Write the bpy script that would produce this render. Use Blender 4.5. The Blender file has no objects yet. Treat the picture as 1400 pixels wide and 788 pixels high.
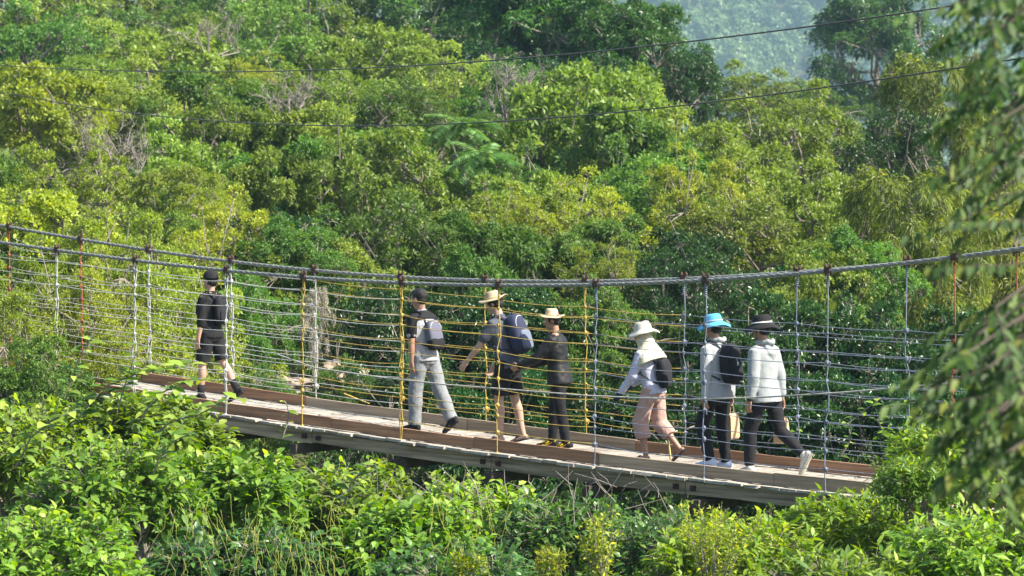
import bpy, math, random
import numpy as np
from mathutils import Vector, Matrix
R = math.radians
sc = bpy.context.scene
col = sc.collection

# ------------------------------------------------------------------ camera
FP = 3950.0; HZ = 255.0; CAMZ = 10.0                 # focal length and horizon in px of the 1400x788 photo
PITCH = math.atan((394-HZ)/FP)
cam_d = bpy.data.cameras.new('camera'); cam = bpy.data.objects.new('camera', cam_d); col.objects.link(cam)
cam.location = (0, 0, CAMZ); cam.rotation_euler = (math.pi/2-PITCH, 0, 0)
cam_d.sensor_width = 36; cam_d.lens = FP/1400*36
cam_d.clip_start = .1; cam_d.clip_end = 6000
cam_d.dof.use_dof = True; cam_d.dof.focus_distance = 34; cam_d.dof.aperture_fstop = 4.4
sc.camera = cam
# ------------------------------------------------------------------ sky and sun
SUN_EL, SUN_AZ = R(46), R(112)                       # azimuth clockwise from +Y (view direction)
w = bpy.data.worlds.new('World'); sc.world = w; w.use_nodes = True
nt = w.node_tree; bg = nt.nodes['Background']
sky = nt.nodes.new('ShaderNodeTexSky'); sky.sky_type = 'NISHITA'; sky.sun_disc = False
sky.sun_elevation = SUN_EL; sky.dust_density = 1.5; sky.sun_rotation = SUN_AZ
nt.links.new(sky.outputs[0], bg.inputs[0]); bg.inputs[1].default_value = .10
sd = bpy.data.lights.new('sun', 'SUN'); sd.energy = 5.0; sd.angle = R(.53); sd.color = (1, .93, .79)
sun = bpy.data.objects.new('sun', sd); col.objects.link(sun)
sv = Vector((math.sin(SUN_AZ)*math.cos(SUN_EL), math.cos(SUN_AZ)*math.cos(SUN_EL), math.sin(SUN_EL)))
sun.rotation_euler = sv.to_track_quat('Z', 'Y').to_euler(); sun.location = (0, 0, 60)
sc.view_settings.view_transform = 'Standard'; sc.view_settings.look = 'None'
sc.view_settings.gamma = 1; sc.view_settings.exposure = 1.45
sc.cycles.max_bounces = 6; sc.cycles.diffuse_bounces = 3; sc.cycles.transmission_bounces = 4
sc.cycles.volume_bounces = 0; sc.cycles.glossy_bounces = 2

# ------------------------------------------------------------------ helpers
def tag(o, label=None, cat=None, group=None, kind=None):
    if label: o['label'] = label
    if cat: o['category'] = cat
    if group: o['group'] = group
    if kind: o['kind'] = kind
    return o
def link(name, me, parent=None, mat=None, smooth=False):
    o = bpy.data.objects.new(name, me); col.objects.link(o)
    if parent: o.parent = parent
    if mat is not None and me is not None and not me.materials:
        me.materials.append(mat)
    if smooth: me.polygons.foreach_set('use_smooth', [True]*len(me.polygons))
    return o
def empty(name, loc=(0, 0, 0), rz=0):
    o = bpy.data.objects.new(name, None); col.objects.link(o); o.location = loc; o.rotation_euler = (0, 0, rz)
    o.empty_display_size = .2
    return o
class MB:
    """collects verts and faces"""
    def __init__(s): s.v = []; s.f = []
    def add(s, v, f):
        n = len(s.v); s.v += [tuple(q) for q in v]; s.f += [[i+n for i in q] for q in f]; return s
    def box(s, c, h, M=None, jit=0, rng=None):
        v = []
        for x in (-1, 1):
            for y in (-1, 1):
                for z in (-1, 1):
                    p = Vector((x*h[0], y*h[1], z*h[2]))
                    if jit: p += Vector([rng.uniform(-jit, jit) for _ in range(3)])
                    if M is not None: p = M @ p
                    v.append(p+Vector(c))
        return s.add(v, [(0, 1, 3, 2), (4, 6, 7, 5), (0, 4, 5, 1), (2, 3, 7, 6), (0, 2, 6, 4), (1, 5, 7, 3)])
    def tube(s, pts, rad, seg=8, side=(1, 0, 0), cap=True, flat=None):
        """loft of ellipses; rad: float or list of floats/(ra,rb); ra along side, rb across"""
        P = [Vector(p) for p in pts]; n = len(P)
        if not isinstance(rad, (list, tuple)): rad = [rad]*n
        rings = []
        for i, p in enumerate(P):
            t = (P[min(i+1, n-1)]-P[max(i-1, 0)]).normalized()
            a = Vector(side); a = a-t*a.dot(t)
            if a.length < 1e-4: a = t.orthogonal()
            a.normalize(); b = t.cross(a)
            ra, rb = rad[i] if isinstance(rad[i], (list, tuple)) else (rad[i], rad[i])
            rings.append((p, t, a, b, ra, rb))
        if cap:
            p, t, a, b, ra, rb = rings[0]; m = min(ra, rb)
            rings = [(p-t*m*.85, t, a, b, ra*.5, rb*.5), (p-t*m*.5, t, a, b, ra*.84, rb*.84)]+rings
            p, t, a, b, ra, rb = rings[-1]; m = min(ra, rb)
            rings += [(p+t*m*.5, t, a, b, ra*.84, rb*.84), (p+t*m*.85, t, a, b, ra*.5, rb*.5)]
        v = []
        for (p, t, a, b, ra, rb) in rings:
            for k in range(seg):
                an = 2*math.pi*k/seg
                v.append(p+a*ra*math.cos(an)+b*rb*math.sin(an))
        f = []
        for i in range(len(rings)-1):
            for k in range(seg):
                k2 = (k+1) % seg
                f.append((i*seg+k, i*seg+k2, (i+1)*seg+k2, (i+1)*seg+k))
        f.append(tuple(range(seg-1, -1, -1))); f.append(tuple(range((len(rings)-1)*seg, len(rings)*seg)))
        return s.add(v, f)
    def ell(s, c, r, M=None, nu=12, nv=8):
        v = [Vector((0, 0, 1))]
        for i in range(1, nv):
            th = math.pi*i/nv
            for k in range(nu):
                a = 2*math.pi*k/nu
                v.append(Vector((math.sin(th)*math.cos(a), math.sin(th)*math.sin(a), math.cos(th))))
        v.append(Vector((0, 0, -1)))
        v = [Vector((q.x*r[0], q.y*r[1], q.z*r[2])) for q in v]
        if M is not None: v = [M @ q for q in v]
        v = [q+Vector(c) for q in v]
        f = [(0, 1+k, 1+(k+1) % nu) for k in range(nu)]
        for i in range(nv-2):
            for k in range(nu):
                a = 1+i*nu+k; b = 1+i*nu+(k+1) % nu
                f.append((a, a+nu, b+nu, b))
        L = len(v)-1
        f += [(L, 1+(nv-2)*nu+(k+1) % nu, 1+(nv-2)*nu+k) for k in range(nu)]
        return s.add(v, f)
    def lathe(s, prof, c=(0, 0, 0), seg=32, M=None, wave=None):
        v = []; f = []
        for (r, z) in prof:
            for k in range(seg):
                a = 2*math.pi*k/seg
                zz = z+(wave(a, r) if wave else 0)
                p = Vector((r*math.cos(a), r*math.sin(a), zz))
                if M is not None: p = M @ p
                v.append(p+Vector(c))
        for i in range(len(prof)-1):
            for k in range(seg):
                k2 = (k+1) % seg
                f.append((i*seg+k, i*seg+k2, (i+1)*seg+k2, (i+1)*seg+k))
        return s.add(v, f)
    def mesh(s, name):
        me = bpy.data.meshes.new(name); me.from_pydata(s.v, [], s.f); me.update(); return me
    def build(s, name, mat, parent=None, smooth=False):
        return link(name, s.mesh(name), parent, mat, smooth)

# ------------------------------------------------------------------ materials
MATS = {}
def newmat(name):
    m = bpy.data.materials.new(name); m.use_nodes = True; t = m.node_tree
    return m, t, t.nodes['Principled BSDF']
def N(t, kind, **kw):
    n = t.nodes.new(kind)
    for k, v in kw.items(): setattr(n, k, v)
    return n
def ramp(t, stops, src):
    r = N(t, 'ShaderNodeValToRGB'); e = r.color_ramp.elements
    while len(e) < len(stops): e.new(.5)
    for i, (p, c) in enumerate(stops): e[i].position = p; e[i].color = (*c, 1)
    t.links.new(src, r.inputs[0]); return r
def leafmat(name, stops, trans=.42, rough=.5, objvar=.25):
    m, t, b = newmat(name)
    at = N(t, 'ShaderNodeAttribute', attribute_name='rnd')
    r = ramp(t, stops, at.outputs['Fac'])
    oi = N(t, 'ShaderNodeObjectInfo')
    hsv = N(t, 'ShaderNodeHueSaturation')
    mr = N(t, 'ShaderNodeMapRange'); mr.inputs['To Min'].default_value = 1-objvar; mr.inputs['To Max'].default_value = 1+objvar
    t.links.new(oi.outputs['Random'], mr.inputs['Value'])
    mh = N(t, 'ShaderNodeMapRange'); mh.inputs['To Min'].default_value = .498; mh.inputs['To Max'].default_value = .524
    fr = N(t, 'ShaderNodeMath', operation='MULTIPLY'); fr.inputs[1].default_value = 7.31
    fc = N(t, 'ShaderNodeMath', operation='FRACT'); t.links.new(oi.outputs['Random'], fr.inputs[0]); t.links.new(fr.outputs[0], fc.inputs[0])
    t.links.new(fc.outputs[0], mh.inputs['Value']); t.links.new(mh.outputs[0], hsv.inputs['Hue'])
    t.links.new(mr.outputs[0], hsv.inputs['Value']); t.links.new(r.outputs[0], hsv.inputs['Color'])
    t.links.new(hsv.outputs[0], b.inputs['Base Color']); b.inputs['Roughness'].default_value = rough
    b.inputs['Specular IOR Level'].default_value = .4
    tr = N(t, 'ShaderNodeBsdfTranslucent'); mx = N(t, 'ShaderNodeMixShader'); mx.inputs[0].default_value = trans
    hv2 = N(t, 'ShaderNodeHueSaturation'); hv2.inputs['Hue'].default_value = .49; hv2.inputs['Saturation'].default_value = 1.15; hv2.inputs['Value'].default_value = 1.5
    t.links.new(hsv.outputs[0], hv2.inputs['Color']); t.links.new(hv2.outputs[0], tr.inputs[0])
    t.links.new(b.outputs[0], mx.inputs[1]); t.links.new(tr.outputs[0], mx.inputs[2])
    t.links.new(mx.outputs[0], t.nodes['Material Output'].inputs[0])
    return m
def simple(name, c, rough=.7, c2=None, scale=8, bump=0, bscale=60, metal=0, stretch=(1, 1, 1), objvar=0, spec=.3):
    m, t, b = newmat(name)
    tc = N(t, 'ShaderNodeTexCoord'); mp = N(t, 'ShaderNodeMapping'); mp.inputs['Scale'].default_value = stretch
    if 'wood' in name:                                              # grain runs along the bridge
        vr = N(t, 'ShaderNodeVectorRotate'); vr.inputs['Axis'].default_value = (0, 0, 1); vr.inputs['Angle'].default_value = R(40)
        t.links.new(tc.outputs['Object'], vr.inputs['Vector']); t.links.new(vr.outputs[0], mp.inputs[0])
    else: t.links.new(tc.outputs['Object'], mp.inputs[0])
    no = N(t, 'ShaderNodeTexNoise'); no.inputs['Scale'].default_value = scale; no.inputs['Detail'].default_value = 6
    t.links.new(mp.outputs[0], no.inputs[0])
    c2 = c2 or tuple(x*.75 for x in c)
    r = ramp(t, [(.33, c2), (.67, c)], no.outputs['Fac'])
    out = r.outputs[0]
    if objvar:
        oi = N(t, 'ShaderNodeObjectInfo'); hsv = N(t, 'ShaderNodeHueSaturation')
        mr = N(t, 'ShaderNodeMapRange'); mr.inputs['To Min'].default_value = 1-objvar; mr.inputs['To Max'].default_value = 1+objvar
        t.links.new(oi.outputs['Random'], mr.inputs['Value']); t.links.new(mr.outputs[0], hsv.inputs['Value'])
        t.links.new(out, hsv.inputs['Color']); out = hsv.outputs[0]
    t.links.new(out, b.inputs['Base Color'])
    b.inputs['Roughness'].default_value = rough; b.inputs['Metallic'].default_value = metal; b.inputs['Specular IOR Level'].default_value = spec
    if bump:
        n2 = N(t, 'ShaderNodeTexNoise'); n2.inputs['Scale'].default_value = bscale; n2.inputs['Detail'].default_value = 8
        t.links.new(mp.outputs[0], n2.inputs[0])
        bp = N(t, 'ShaderNodeBump'); bp.inputs['Strength'].default_value = bump; bp.inputs['Distance'].default_value = .02
        t.links.new(n2.outputs['Fac'], bp.inputs['Height']); t.links.new(bp.outputs[0], b.inputs['Normal'])
    return m
G = {
 'pale':   leafmat('pale_leaf', [(0, (.07, .11, .022)), (.45, (.18, .245, .04)), (.85, (.29, .35, .07)), (1, (.50, .48, .10))]),
 'green':  leafmat('green_leaf', [(0, (.04, .09, .02)), (.5, (.105, .185, .034)), (.9, (.19, .28, .05)), (1, (.36, .36, .07))]),
 'yellow': leafmat('yellow_leaf', [(0, (.09, .13, .02)), (.4, (.23, .28, .035)), (.8, (.36, .40, .05)), (1, (.66, .56, .06))]),
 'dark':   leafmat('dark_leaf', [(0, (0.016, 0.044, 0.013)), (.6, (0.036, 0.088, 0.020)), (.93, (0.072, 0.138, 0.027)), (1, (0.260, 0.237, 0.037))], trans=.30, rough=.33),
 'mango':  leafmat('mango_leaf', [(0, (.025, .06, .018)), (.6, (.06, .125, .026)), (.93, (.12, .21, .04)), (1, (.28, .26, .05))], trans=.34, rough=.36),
 'willow': leafmat('willow_leaf', [(0, (.07, .10, .02)), (.5, (.17, .20, .03)), (.9, (.28, .31, .05)), (1, (.50, .36, .05))], trans=.35),
 'bush':   leafmat('bush_leaf', [(0, (.06, .12, .016)), (.45, (.16, .255, .03)), (.8, (.27, .37, .045)), (.95, (.42, .47, .09)), (1, (.40, .27, .07))], trans=.42, rough=.5, objvar=.25),
 'red':    leafmat('young_red_leaf', [(0, (0.130, 0.150, 0.025)), (.5, (0.390, 0.200, 0.050)), (1, (0.585, 0.225, 0.062))], trans=.4),
 'neem':   leafmat('neem_leaf', [(0, (.02, .055, .012)), (.6, (.055, .11, .02)), (.9, (.11, .18, .03)), (1, (.22, .24, .04))], trans=.42, rough=.6),
 'dry':    leafmat('dry_leaf', [(0, (.14, .12, .09)), (.5, (.36, .32, .25)), (1, (.56, .52, .43))], trans=.25, objvar=.05),
 'far':    leafmat('far_leaf', [(0, (.03, .075, .015)), (.6, (.085, .15, .03)), (1, (.18, .23, .05))], trans=.25, objvar=0),
 'frond':  leafmat('frond_leaf', [(0, (.05, .12, .025)), (.6, (.11, .21, .045)), (1, (.20, .30, .07))], trans=.4),
}
M = {
 'bark':   simple('grey_bark', (.26, .23, .19), .9, (.13, .11, .09), 14, .6, 50),
 'bare':   simple('bare_twig_bark', (.27, .24, .215), .9, (.15, .13, .115), 14),
 'ground': simple('forest_floor', (.09, .085, .035), .95, (.03, .045, .015), 1.3, .8, 9),
 'rock':   simple('tan_rock', (.33, .27, .20), .9, (.13, .105, .08), 2.2, .9, 9, stretch=(1, 1, .5)),
 'deck':   simple('weathered_deck_wood', (.46, .42, .36), .85, (.27, .24, .20), 4, .5, 30, stretch=(9, .35, 6), objvar=.16),
 'curb':   simple('brown_board_wood', (.33, .19, .11), .8, (.17, .095, .055), 3.2, .5, 24, stretch=(.3, 9, 9), objvar=.15),
 'curbg':  simple('grey_board_wood', (.38, .30, .215), .85, (.22, .17, .12), 3.2, .5, 24, stretch=(.3, 9, 9), objvar=.12),
 'beam':   simple('old_beam_wood', (.50, .385, .26), .9, (.17, .13, .09), 3, .9, 18, stretch=(.28, 8, 8), objvar=.15),
 'cross':  simple('dark_crossbeam_wood', (.10, .08, .065), .9, (.045, .038, .03), 6, .6, 26),
 'cable':  simple('steel_cable', (.27, .28, .265), .6, (.155, .16, .15), 30, metal=.3),
 'white':  simple('white_rope', (.50, .50, .48), .8, (.34, .34, .32), 20),
 'yellow': simple('yellow_rope', (.50, .36, .07), .75, (.30, .21, .06), 20),
 'dodder': simple('dodder_stem', (.34, .34, .06), .7, (.18, .21, .04), 9),
 'blue':   simple('blue_grey_rope', (.19, .215, .28), .8, (.11, .13, .18), 20),
 'redr':   simple('red_brown_rope', (.38, .10, .06), .8, (.20, .07, .04), 20),
 'greyr':  simple('grey_rope', (.42, .41, .38), .8, (.28, .27, .25), 20),
 'rust':   simple('rusty_steel', (.12, .07, .055), .8, (.05, .032, .027), 40, .4, 90, metal=.3),
 'wire':   simple('overhead_wire', (.07, .07, .07), .6),
 'skin':   simple('skin_tan', (.34, .19, .13), .5, (.28, .155, .10), 10, spec=.4),
 'skinp':  simple('skin_pale', (.42, .27, .20), .5, (.36, .22, .16), 10, spec=.4),
 'hair':   simple('black_hair', (.018, .014, .012), .45, (.01, .008, .007), 60, .5, 200),
 'eye':    simple('eye_white', (.8, .8, .78), .3),
 'lip':    simple('lip_red', (.35, .12, .10), .5),
}
def cloth(name, c, rough=.85, c2=None, bump=.25): 
    M[name] = simple(name, c, rough, c2 or tuple(x*.93 for x in c), 12, bump, 220); return M[name]
for nm, c in dict(black_cloth=(.009, .009, .011), black_shorts=(.010, .010, .012), charcoal_pack=(.014, .014, .018), grey_tee=(.34, .34, .36),
                  pale_jeans=(.20, .21, .225), slate_tee=(.065, .073, .095), navy_pack=(.025, .032, .07), pack_grey=(.11, .112, .155), pack_sunlit=(.13, .15, .21),
                  black_jacket=(.010, .010, .012), black_trousers=(.009, .009, .012), cream_hat=(.48, .455, .40), cream_cape=(.50, .47, .36),
                  lilac_sleeve=(.43, .43, .54), pink_trousers=(.40, .26, .225), navy_glove=(.02, .025, .06), sky_hat=(.08, .32, .52), pale_hoodie=(.33, .345, .36),
                  white_shoe=(.46, .45, .42), blue_shoe=(.50, .57, .72), sole=(.50, .47, .38), dark_shoe=(.014, .014, .017), straw=(.40, .32, .21), pale_straw=(.48, .39, .26),
                  paper_bag=(.50, .34, .20), band_white=(.65, .65, .62), lace_yellow=(.72, .48, .02), sandal=(.06, .05, .05), sock=(.01, .01, .012), stick=(.55, .45, .20), grey_jacket=(.28, .30, .31), steel_bits=(.5, .5, .52)).items():
    cloth(nm, c)
M['black_jacket'].node_tree.nodes['Principled BSDF'].inputs['Roughness'].default_value = .5

# ------------------------------------------------------------------ numpy leaves
def nrm(a): return a/np.maximum(np.linalg.norm(a, axis=-1, keepdims=True), 1e-9)
def leaves(name, C, A, Nn, L, W, rnd, fold=.25, droop=.15, detail=0):
    """one mesh of many folded leaves"""
    n = len(C); A = nrm(A); B = nrm(np.cross(A, Nn)); Nn = np.cross(B, A)
    L = np.broadcast_to(L, n)[:, None]; W = np.broadcast_to(W, n)[:, None]
    z = np.array([0, 0, 1.0])
    if not detail:
        base = C; tip = C+A*L-z*droop*L
        mid = C+A*L*.45-z*droop*L*.2
        l = mid+B*W/2+Nn*fold*W/2; r = mid-B*W/2+Nn*fold*W/2
        V = np.stack([base, l, tip, r], 1).reshape(-1, 3); k = 4
        F = np.array([[0, 2, 1], [0, 3, 2]])
        F = (np.arange(n)[:, None, None]*4+F[None]).reshape(-1, 3)
    else:
        m1 = C+A*L*.33-z*droop*L*.08; m2 = C+A*L*.68-z*droop*L*.42; tip = C+A*L*.98-z*droop*L
        l1 = m1+B*W*.5+Nn*fold*W*.5; r1 = m1-B*W*.5+Nn*fold*W*.5
        l2 = m2+B*W*.38+Nn*fold*W*.35; r2 = m2-B*W*.38+Nn*fold*W*.35
        V = np.stack([C, l1, m1, r1, l2, m2, r2, tip], 1).reshape(-1, 3); k = 8
        F = np.array([[0, 2, 1], [0, 3, 2], [1, 2, 5], [1, 5, 4], [2, 3, 6], [2, 6, 5], [4, 5, 7], [5, 6, 7]])
        F = (np.arange(n)[:, None, None]*8+F[None]).reshape(-1, 3)
    me = bpy.data.meshes.new(name)
    me.vertices.add(len(V)); me.vertices.foreach_set('co', V.astype(np.float32).ravel())
    me.loops.add(F.size); me.loops.foreach_set('vertex_index', F.astype(np.int32).ravel())
    me.polygons.add(len(F)); me.polygons.foreach_set('loop_start', np.arange(0, F.size, 3, dtype=np.int32))
    a = me.attributes.new('rnd', 'FLOAT', 'POINT'); a.data.foreach_set('value', np.repeat(rnd, k).astype(np.float32))
    me.update(calc_edges=True)
    return me
def rosettes(P, T, k, rng, spread=1.0, tw=.35):
    """k leaves round every twig end P pointing along T"""
    n = len(P); T = nrm(T)
    ref = nrm(rng.normal(size=(n, 3))); U = nrm(np.cross(T, ref)); Vv = np.cross(T, U)
    ph = rng.uniform(0, 6.28, (n, 1))+np.arange(k)[None]*2.4
    a = rng.uniform(.1, .9, (n, k))*spread+.25
    rad = U[:, None]*np.cos(ph)[..., None]+Vv[:, None]*np.sin(ph)[..., None]
    A = nrm(T[:, None]*np.cos(a*1.1)[..., None]+rad*np.sin(a*1.1)[..., None]+rng.normal(size=(n, k, 3))*tw*.5)
    Nn = nrm(T[:, None]*.8-rad*.25+np.array([0, 0, .5])+rng.normal(size=(n, k, 3))*tw)
    C = P[:, None]+A*.02+rng.normal(size=(n, k, 3))*.02
    return C.reshape(-1, 3), A.reshape(-1, 3), Nn.reshape(-1, 3)
def crown_pts(rng, Rr, zs, nl, ntw, lr=(.30, .46), low=-.45):
    """twig ends on a lumpy set of lobes"""
    c = []; 
    for i in range(nl):
        zz = low+(1-low)*((i+.5)/nl)**.75*.97; an = i*2.4+rng.uniform(-.4, .4)
        rr = math.sqrt(max(0, 1-min(1, abs(zz))**2)); q = rng.uniform(.55, .75)
        c.append((rr*math.cos(an)*q, rr*math.sin(an)*q, zz*.68))
    c = np.array(c)*Rr; c[:, 2] *= zs
    r = rng.uniform(lr[0], lr[1], nl)*Rr
    pick = rng.choice(nl, ntw*2, p=r**2/np.sum(r**2)); d = nrm(rng.normal(size=(ntw*2, 3))+np.array([0, 0, .35])+nrm(c[pick])*.5)
    rad = np.where(rng.random(ntw*2) < .8, rng.uniform(.82, 1.08, ntw*2), rng.uniform(.3, .85, ntw*2))
    bump = 1+.16*np.sin(d[:, 0]*7+pick)*np.sin(d[:, 1]*6+pick*2)+.08*np.sin(d[:, 2]*13+pick)
    P = c[pick]+d*(r[pick]*rad*bump)[:, None]*np.array([1, 1, .9])
    D = np.linalg.norm(P[:, None]-c[None], axis=2)/r[None]; D[np.arange(len(P)), pick] = 9
    keep = D.min(1) > .72
    return c, r, P[keep][:ntw], d[keep][:ntw], pick[keep][:ntw]
def limb_mesh(name, rng, Hc, c, P, pick, tr=.12, nsub=5, deep=4.0, Rr=2.4, lean=.3, subr=.012):
    mb = MB(); top = Vector((rng.uniform(-lean, lean), rng.uniform(-lean, lean), Hc-.5*Rr*.5))
    mid = Vector((top.x*.3, top.y*.3, Hc*.4))
    mb.tube([(0, 0, -deep), (0, 0, 0), mid, top], [tr*1.4, tr*1.15, tr*.9, tr*.65], 8)
    for i, q in enumerate(c):
        q = Vector(q)+Vector((0, 0, Hc)); st = top.lerp(mid, rng.uniform(0, .45)); m = st.lerp(q, .5)+Vector((rng.uniform(-.15, .15), rng.uniform(-.15, .15), -.12))
        mb.tube([st, m, q], [tr*.42, tr*.3, tr*.17], 5)
        own = np.where(pick == i)[0]
        for j in own[:nsub]:
            e = Vector(P[j])+Vector((0, 0, Hc)); m = q.lerp(e, .5)+Vector(rng.uniform(-.08, .08, 3))
            mb.tube([q, m, e], [tr*.15, subr*1.2, subr*.6], 4, cap=False)
    return mb.mesh(name)
def ragged_pts(rng, Rr, zs, nm, ntw, mr, flat):
    """twig ends on many separate leaf masses scattered through an uneven crown"""
    d = nrm(rng.normal(size=(nm, 3))+np.array([0, 0, .45])); ph = rng.uniform(0, 6.28, 6)
    lump = 1+.20*np.sin(d[:, 0]*3.1+ph[0])*np.sin(d[:, 1]*3.3+ph[1])+.14*np.sin(d[:, 0]*6+ph[2]+d[:, 2]*5)*np.sin(d[:, 1]*5.5+ph[3])
    q = np.where(rng.random(nm) < .72, rng.uniform(.74, 1.02, nm), rng.uniform(.3, .75, nm))*lump
    c = d*q[:, None]*Rr*.88; c[:, 2] = c[:, 2]*zs
    r = rng.uniform(mr[0], mr[1], nm)*Rr
    pick = rng.choice(nm, ntw, p=r**2/np.sum(r**2))
    e = nrm(rng.normal(size=(ntw, 3))+nrm(c[pick])*.55+np.array([0, 0, .55]))
    rad = rng.uniform(.35, 1.0, ntw)**.55*rng.uniform(.85, 1.3, ntw)
    P = c[pick]+e*(r[pick]*rad)[:, None]*np.array([1, 1, flat])
    return c, r, P, e, pick
def ragged_limbs(name, rng, Hc, c, P, pick, tr=.10, nsub=6, deep=4.0):
    mb = MB(); mid = Vector((rng.uniform(-.3, .3), rng.uniform(-.3, .3), Hc*.55)); top = Vector((mid.x*1.5, mid.y*1.5, Hc-.1))
    mb.tube([(0, 0, -deep), (0, 0, 0), mid, top], [tr*1.4, tr*1.15, tr*.9, tr*.6], 8)
    npr = 9; hub = []
    for i in range(npr):
        a = i*2.4; rr = 1.15 if i else .2; q = Vector((math.cos(a)*rr, math.sin(a)*rr, Hc+rng.uniform(-.1, .9))); st = top.lerp(mid, rng.uniform(0, .9)); m = st.lerp(q, .5)+Vector((rng.uniform(-.2, .2), rng.uniform(-.2, .2), -.15))
        mb.tube([st, m, q], [tr*.5, tr*.38, tr*.26], 6); hub.append(q)
    for i, v in enumerate(c):
        q = Vector(v)+Vector((0, 0, Hc)); h = min(hub, key=lambda b: (b-q).length); m = h.lerp(q, .5)+Vector(rng.uniform(-.12, .12, 3))
        mb.tube([h, m, q], [.026, .02, .013], 4, cap=False)
        for j in np.where(pick == i)[0][:nsub]:
            e = Vector(P[j])+Vector((0, 0, Hc)); mb.tube([q, q.lerp(e, .5)+Vector(rng.uniform(-.05, .05, 3)), e], [.011, .009, .005], 3, cap=False)
    return mb.mesh(name)
HC = 3.0; RC = 2.4
VAR = {}
def make_variant(key, seed, mat, zs=.75, nm=85, ntw=3300, k=7, L=(.09, .14), wr=.48, droop=.12, spread=1.0, bark='bark', nsub=6, mr=(.10, .20), flat=.75, hang=0, fold=.25):
    rng = np.random.default_rng(seed)
    c, r, P, d, pick = ragged_pts(rng, RC, zs, nm, ntw, mr, flat)
    T = nrm(d+np.array([0, 0, .35-hang])+rng.normal(size=d.shape)*.35)
    C, A, Nn = rosettes(P, T, k, rng, spread)
    if hang:
        A = nrm(A+np.array([0, 0, -hang])); off = rng.uniform(0, 1, len(C))[:, None]*.5*hang; C = C-off*np.array([0, 0, 1])
    n = len(C); Ll = rng.uniform(*L, n)
    mt = rng.random(len(c)); tone = np.repeat(rng.random(len(P))*.5+mt[pick]*.5, k)
    rnd = np.clip(rng.random(n)*.5+tone*.42+.06*(rng.random(n) > .94)*4, 0, 1)
    me = leaves(key+'_crown', C+np.array([0, 0, HC]), A, Nn, Ll, Ll*wr*rng.uniform(.7, 1.2, n), rnd, fold, droop)
    me.materials.append(G[mat])
    lm = ragged_limbs(key+'_trunk', rng, HC, c, P, pick, nsub=nsub); lm.materials.append(M[bark])
    VAR[key] = (me, lm, zs)
make_variant('paleA', 1, 'pale')
make_variant('paleB', 2, 'pale', zs=.85, nm=120, mr=(.08, .16), k=6, nsub=10, ntw=3200)
make_variant('paleC', 31, 'pale', zs=.95, nm=65, mr=(.12, .24), ntw=3300, L=(.10, .16), flat=.6)
make_variant('greenA', 3, 'green', nm=80, mr=(.11, .21))
make_variant('greenB', 4, 'green', zs=.85, nm=120, mr=(.08, .16), L=(.07, .12), ntw=3900)
make_variant('greenC', 32, 'green', zs=1.0, nm=70, mr=(.11, .22), L=(.11, .18), wr=.36, droop=.3)
make_variant('yellowA', 5, 'yellow', nm=75, ntw=2500, L=(.11, .17), wr=.55, nsub=12)
make_variant('yellowB', 15, 'yellow', nm=120, mr=(.08, .16), ntw=4000, L=(.06, .10), wr=.5, zs=.95)
make_variant('mangoA', 6, 'mango', zs=.9, nm=85, mr=(.11, .20), ntw=3600, k=8, L=(.11, .18), wr=.30, droop=.3, hang=.1)
make_variant('darkA', 7, 'dark', nm=80, zs=.9, ntw=3000, L=(.10, .16), wr=.42, droop=.25, nsub=8)
make_variant('darkB', 8, 'dark', nm=95, zs=.95, ntw=2600, k=6, L=(.09, .15), wr=.45, nsub=10)
make_variant('willowA', 9, 'willow', nm=110, zs=1.0, mr=(.08, .17), ntw=3800, k=8, L=(.11, .20), wr=.16, droop=.45, hang=.5, spread=.8)
make_variant('dryA', 19, 'dry', nm=70, zs=1.0, mr=(.08, .17), ntw=1500, k=6, L=(.10, .18), wr=.35, droop=.4, hang=.2, bark='bare', nsub=14)

THINGS = {}
def ground_z(x, y):
    xs = [-50, 0, 8, 20, 30, 36, 42, 48, 60, 80, 110, 150, 200, 300, 450, 1350, 1900]
    zs_ = [8.0, 8.2, 7.6, 6.2, 5.0, 4.2, 4.2, 4.8, 5.6, 7.6, 10.5, 14, 14, 6, 0, 0, 220]
    return float(np.interp(y, xs, zs_))
def pix(px, py, Z):
    """point seen at a photo pixel at camera depth Z"""
    return Vector(((px-700)/FP*Z, Z, CAMZ-(py-HZ)/FP*Z))
def tree(key, name, label, cat, px, top, Z, wpx, group=None, sz=1.0, seed=None):
    me, lm, zs = VAR[key]
    s = wpx*Z/FP/(2*RC*.90)
    p = pix(px, top, Z)
    e = empty(name, (p.x, p.y, p.z-(HC+RC*zs*1.02)*s*sz), random.Random(px*7+top).uniform(0, 6.28))
    e.scale = (s, s, s*sz)
    tag(e, label, cat, group)
    link('trunk', lm, e); link('crown', me, e)
    return e

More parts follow.
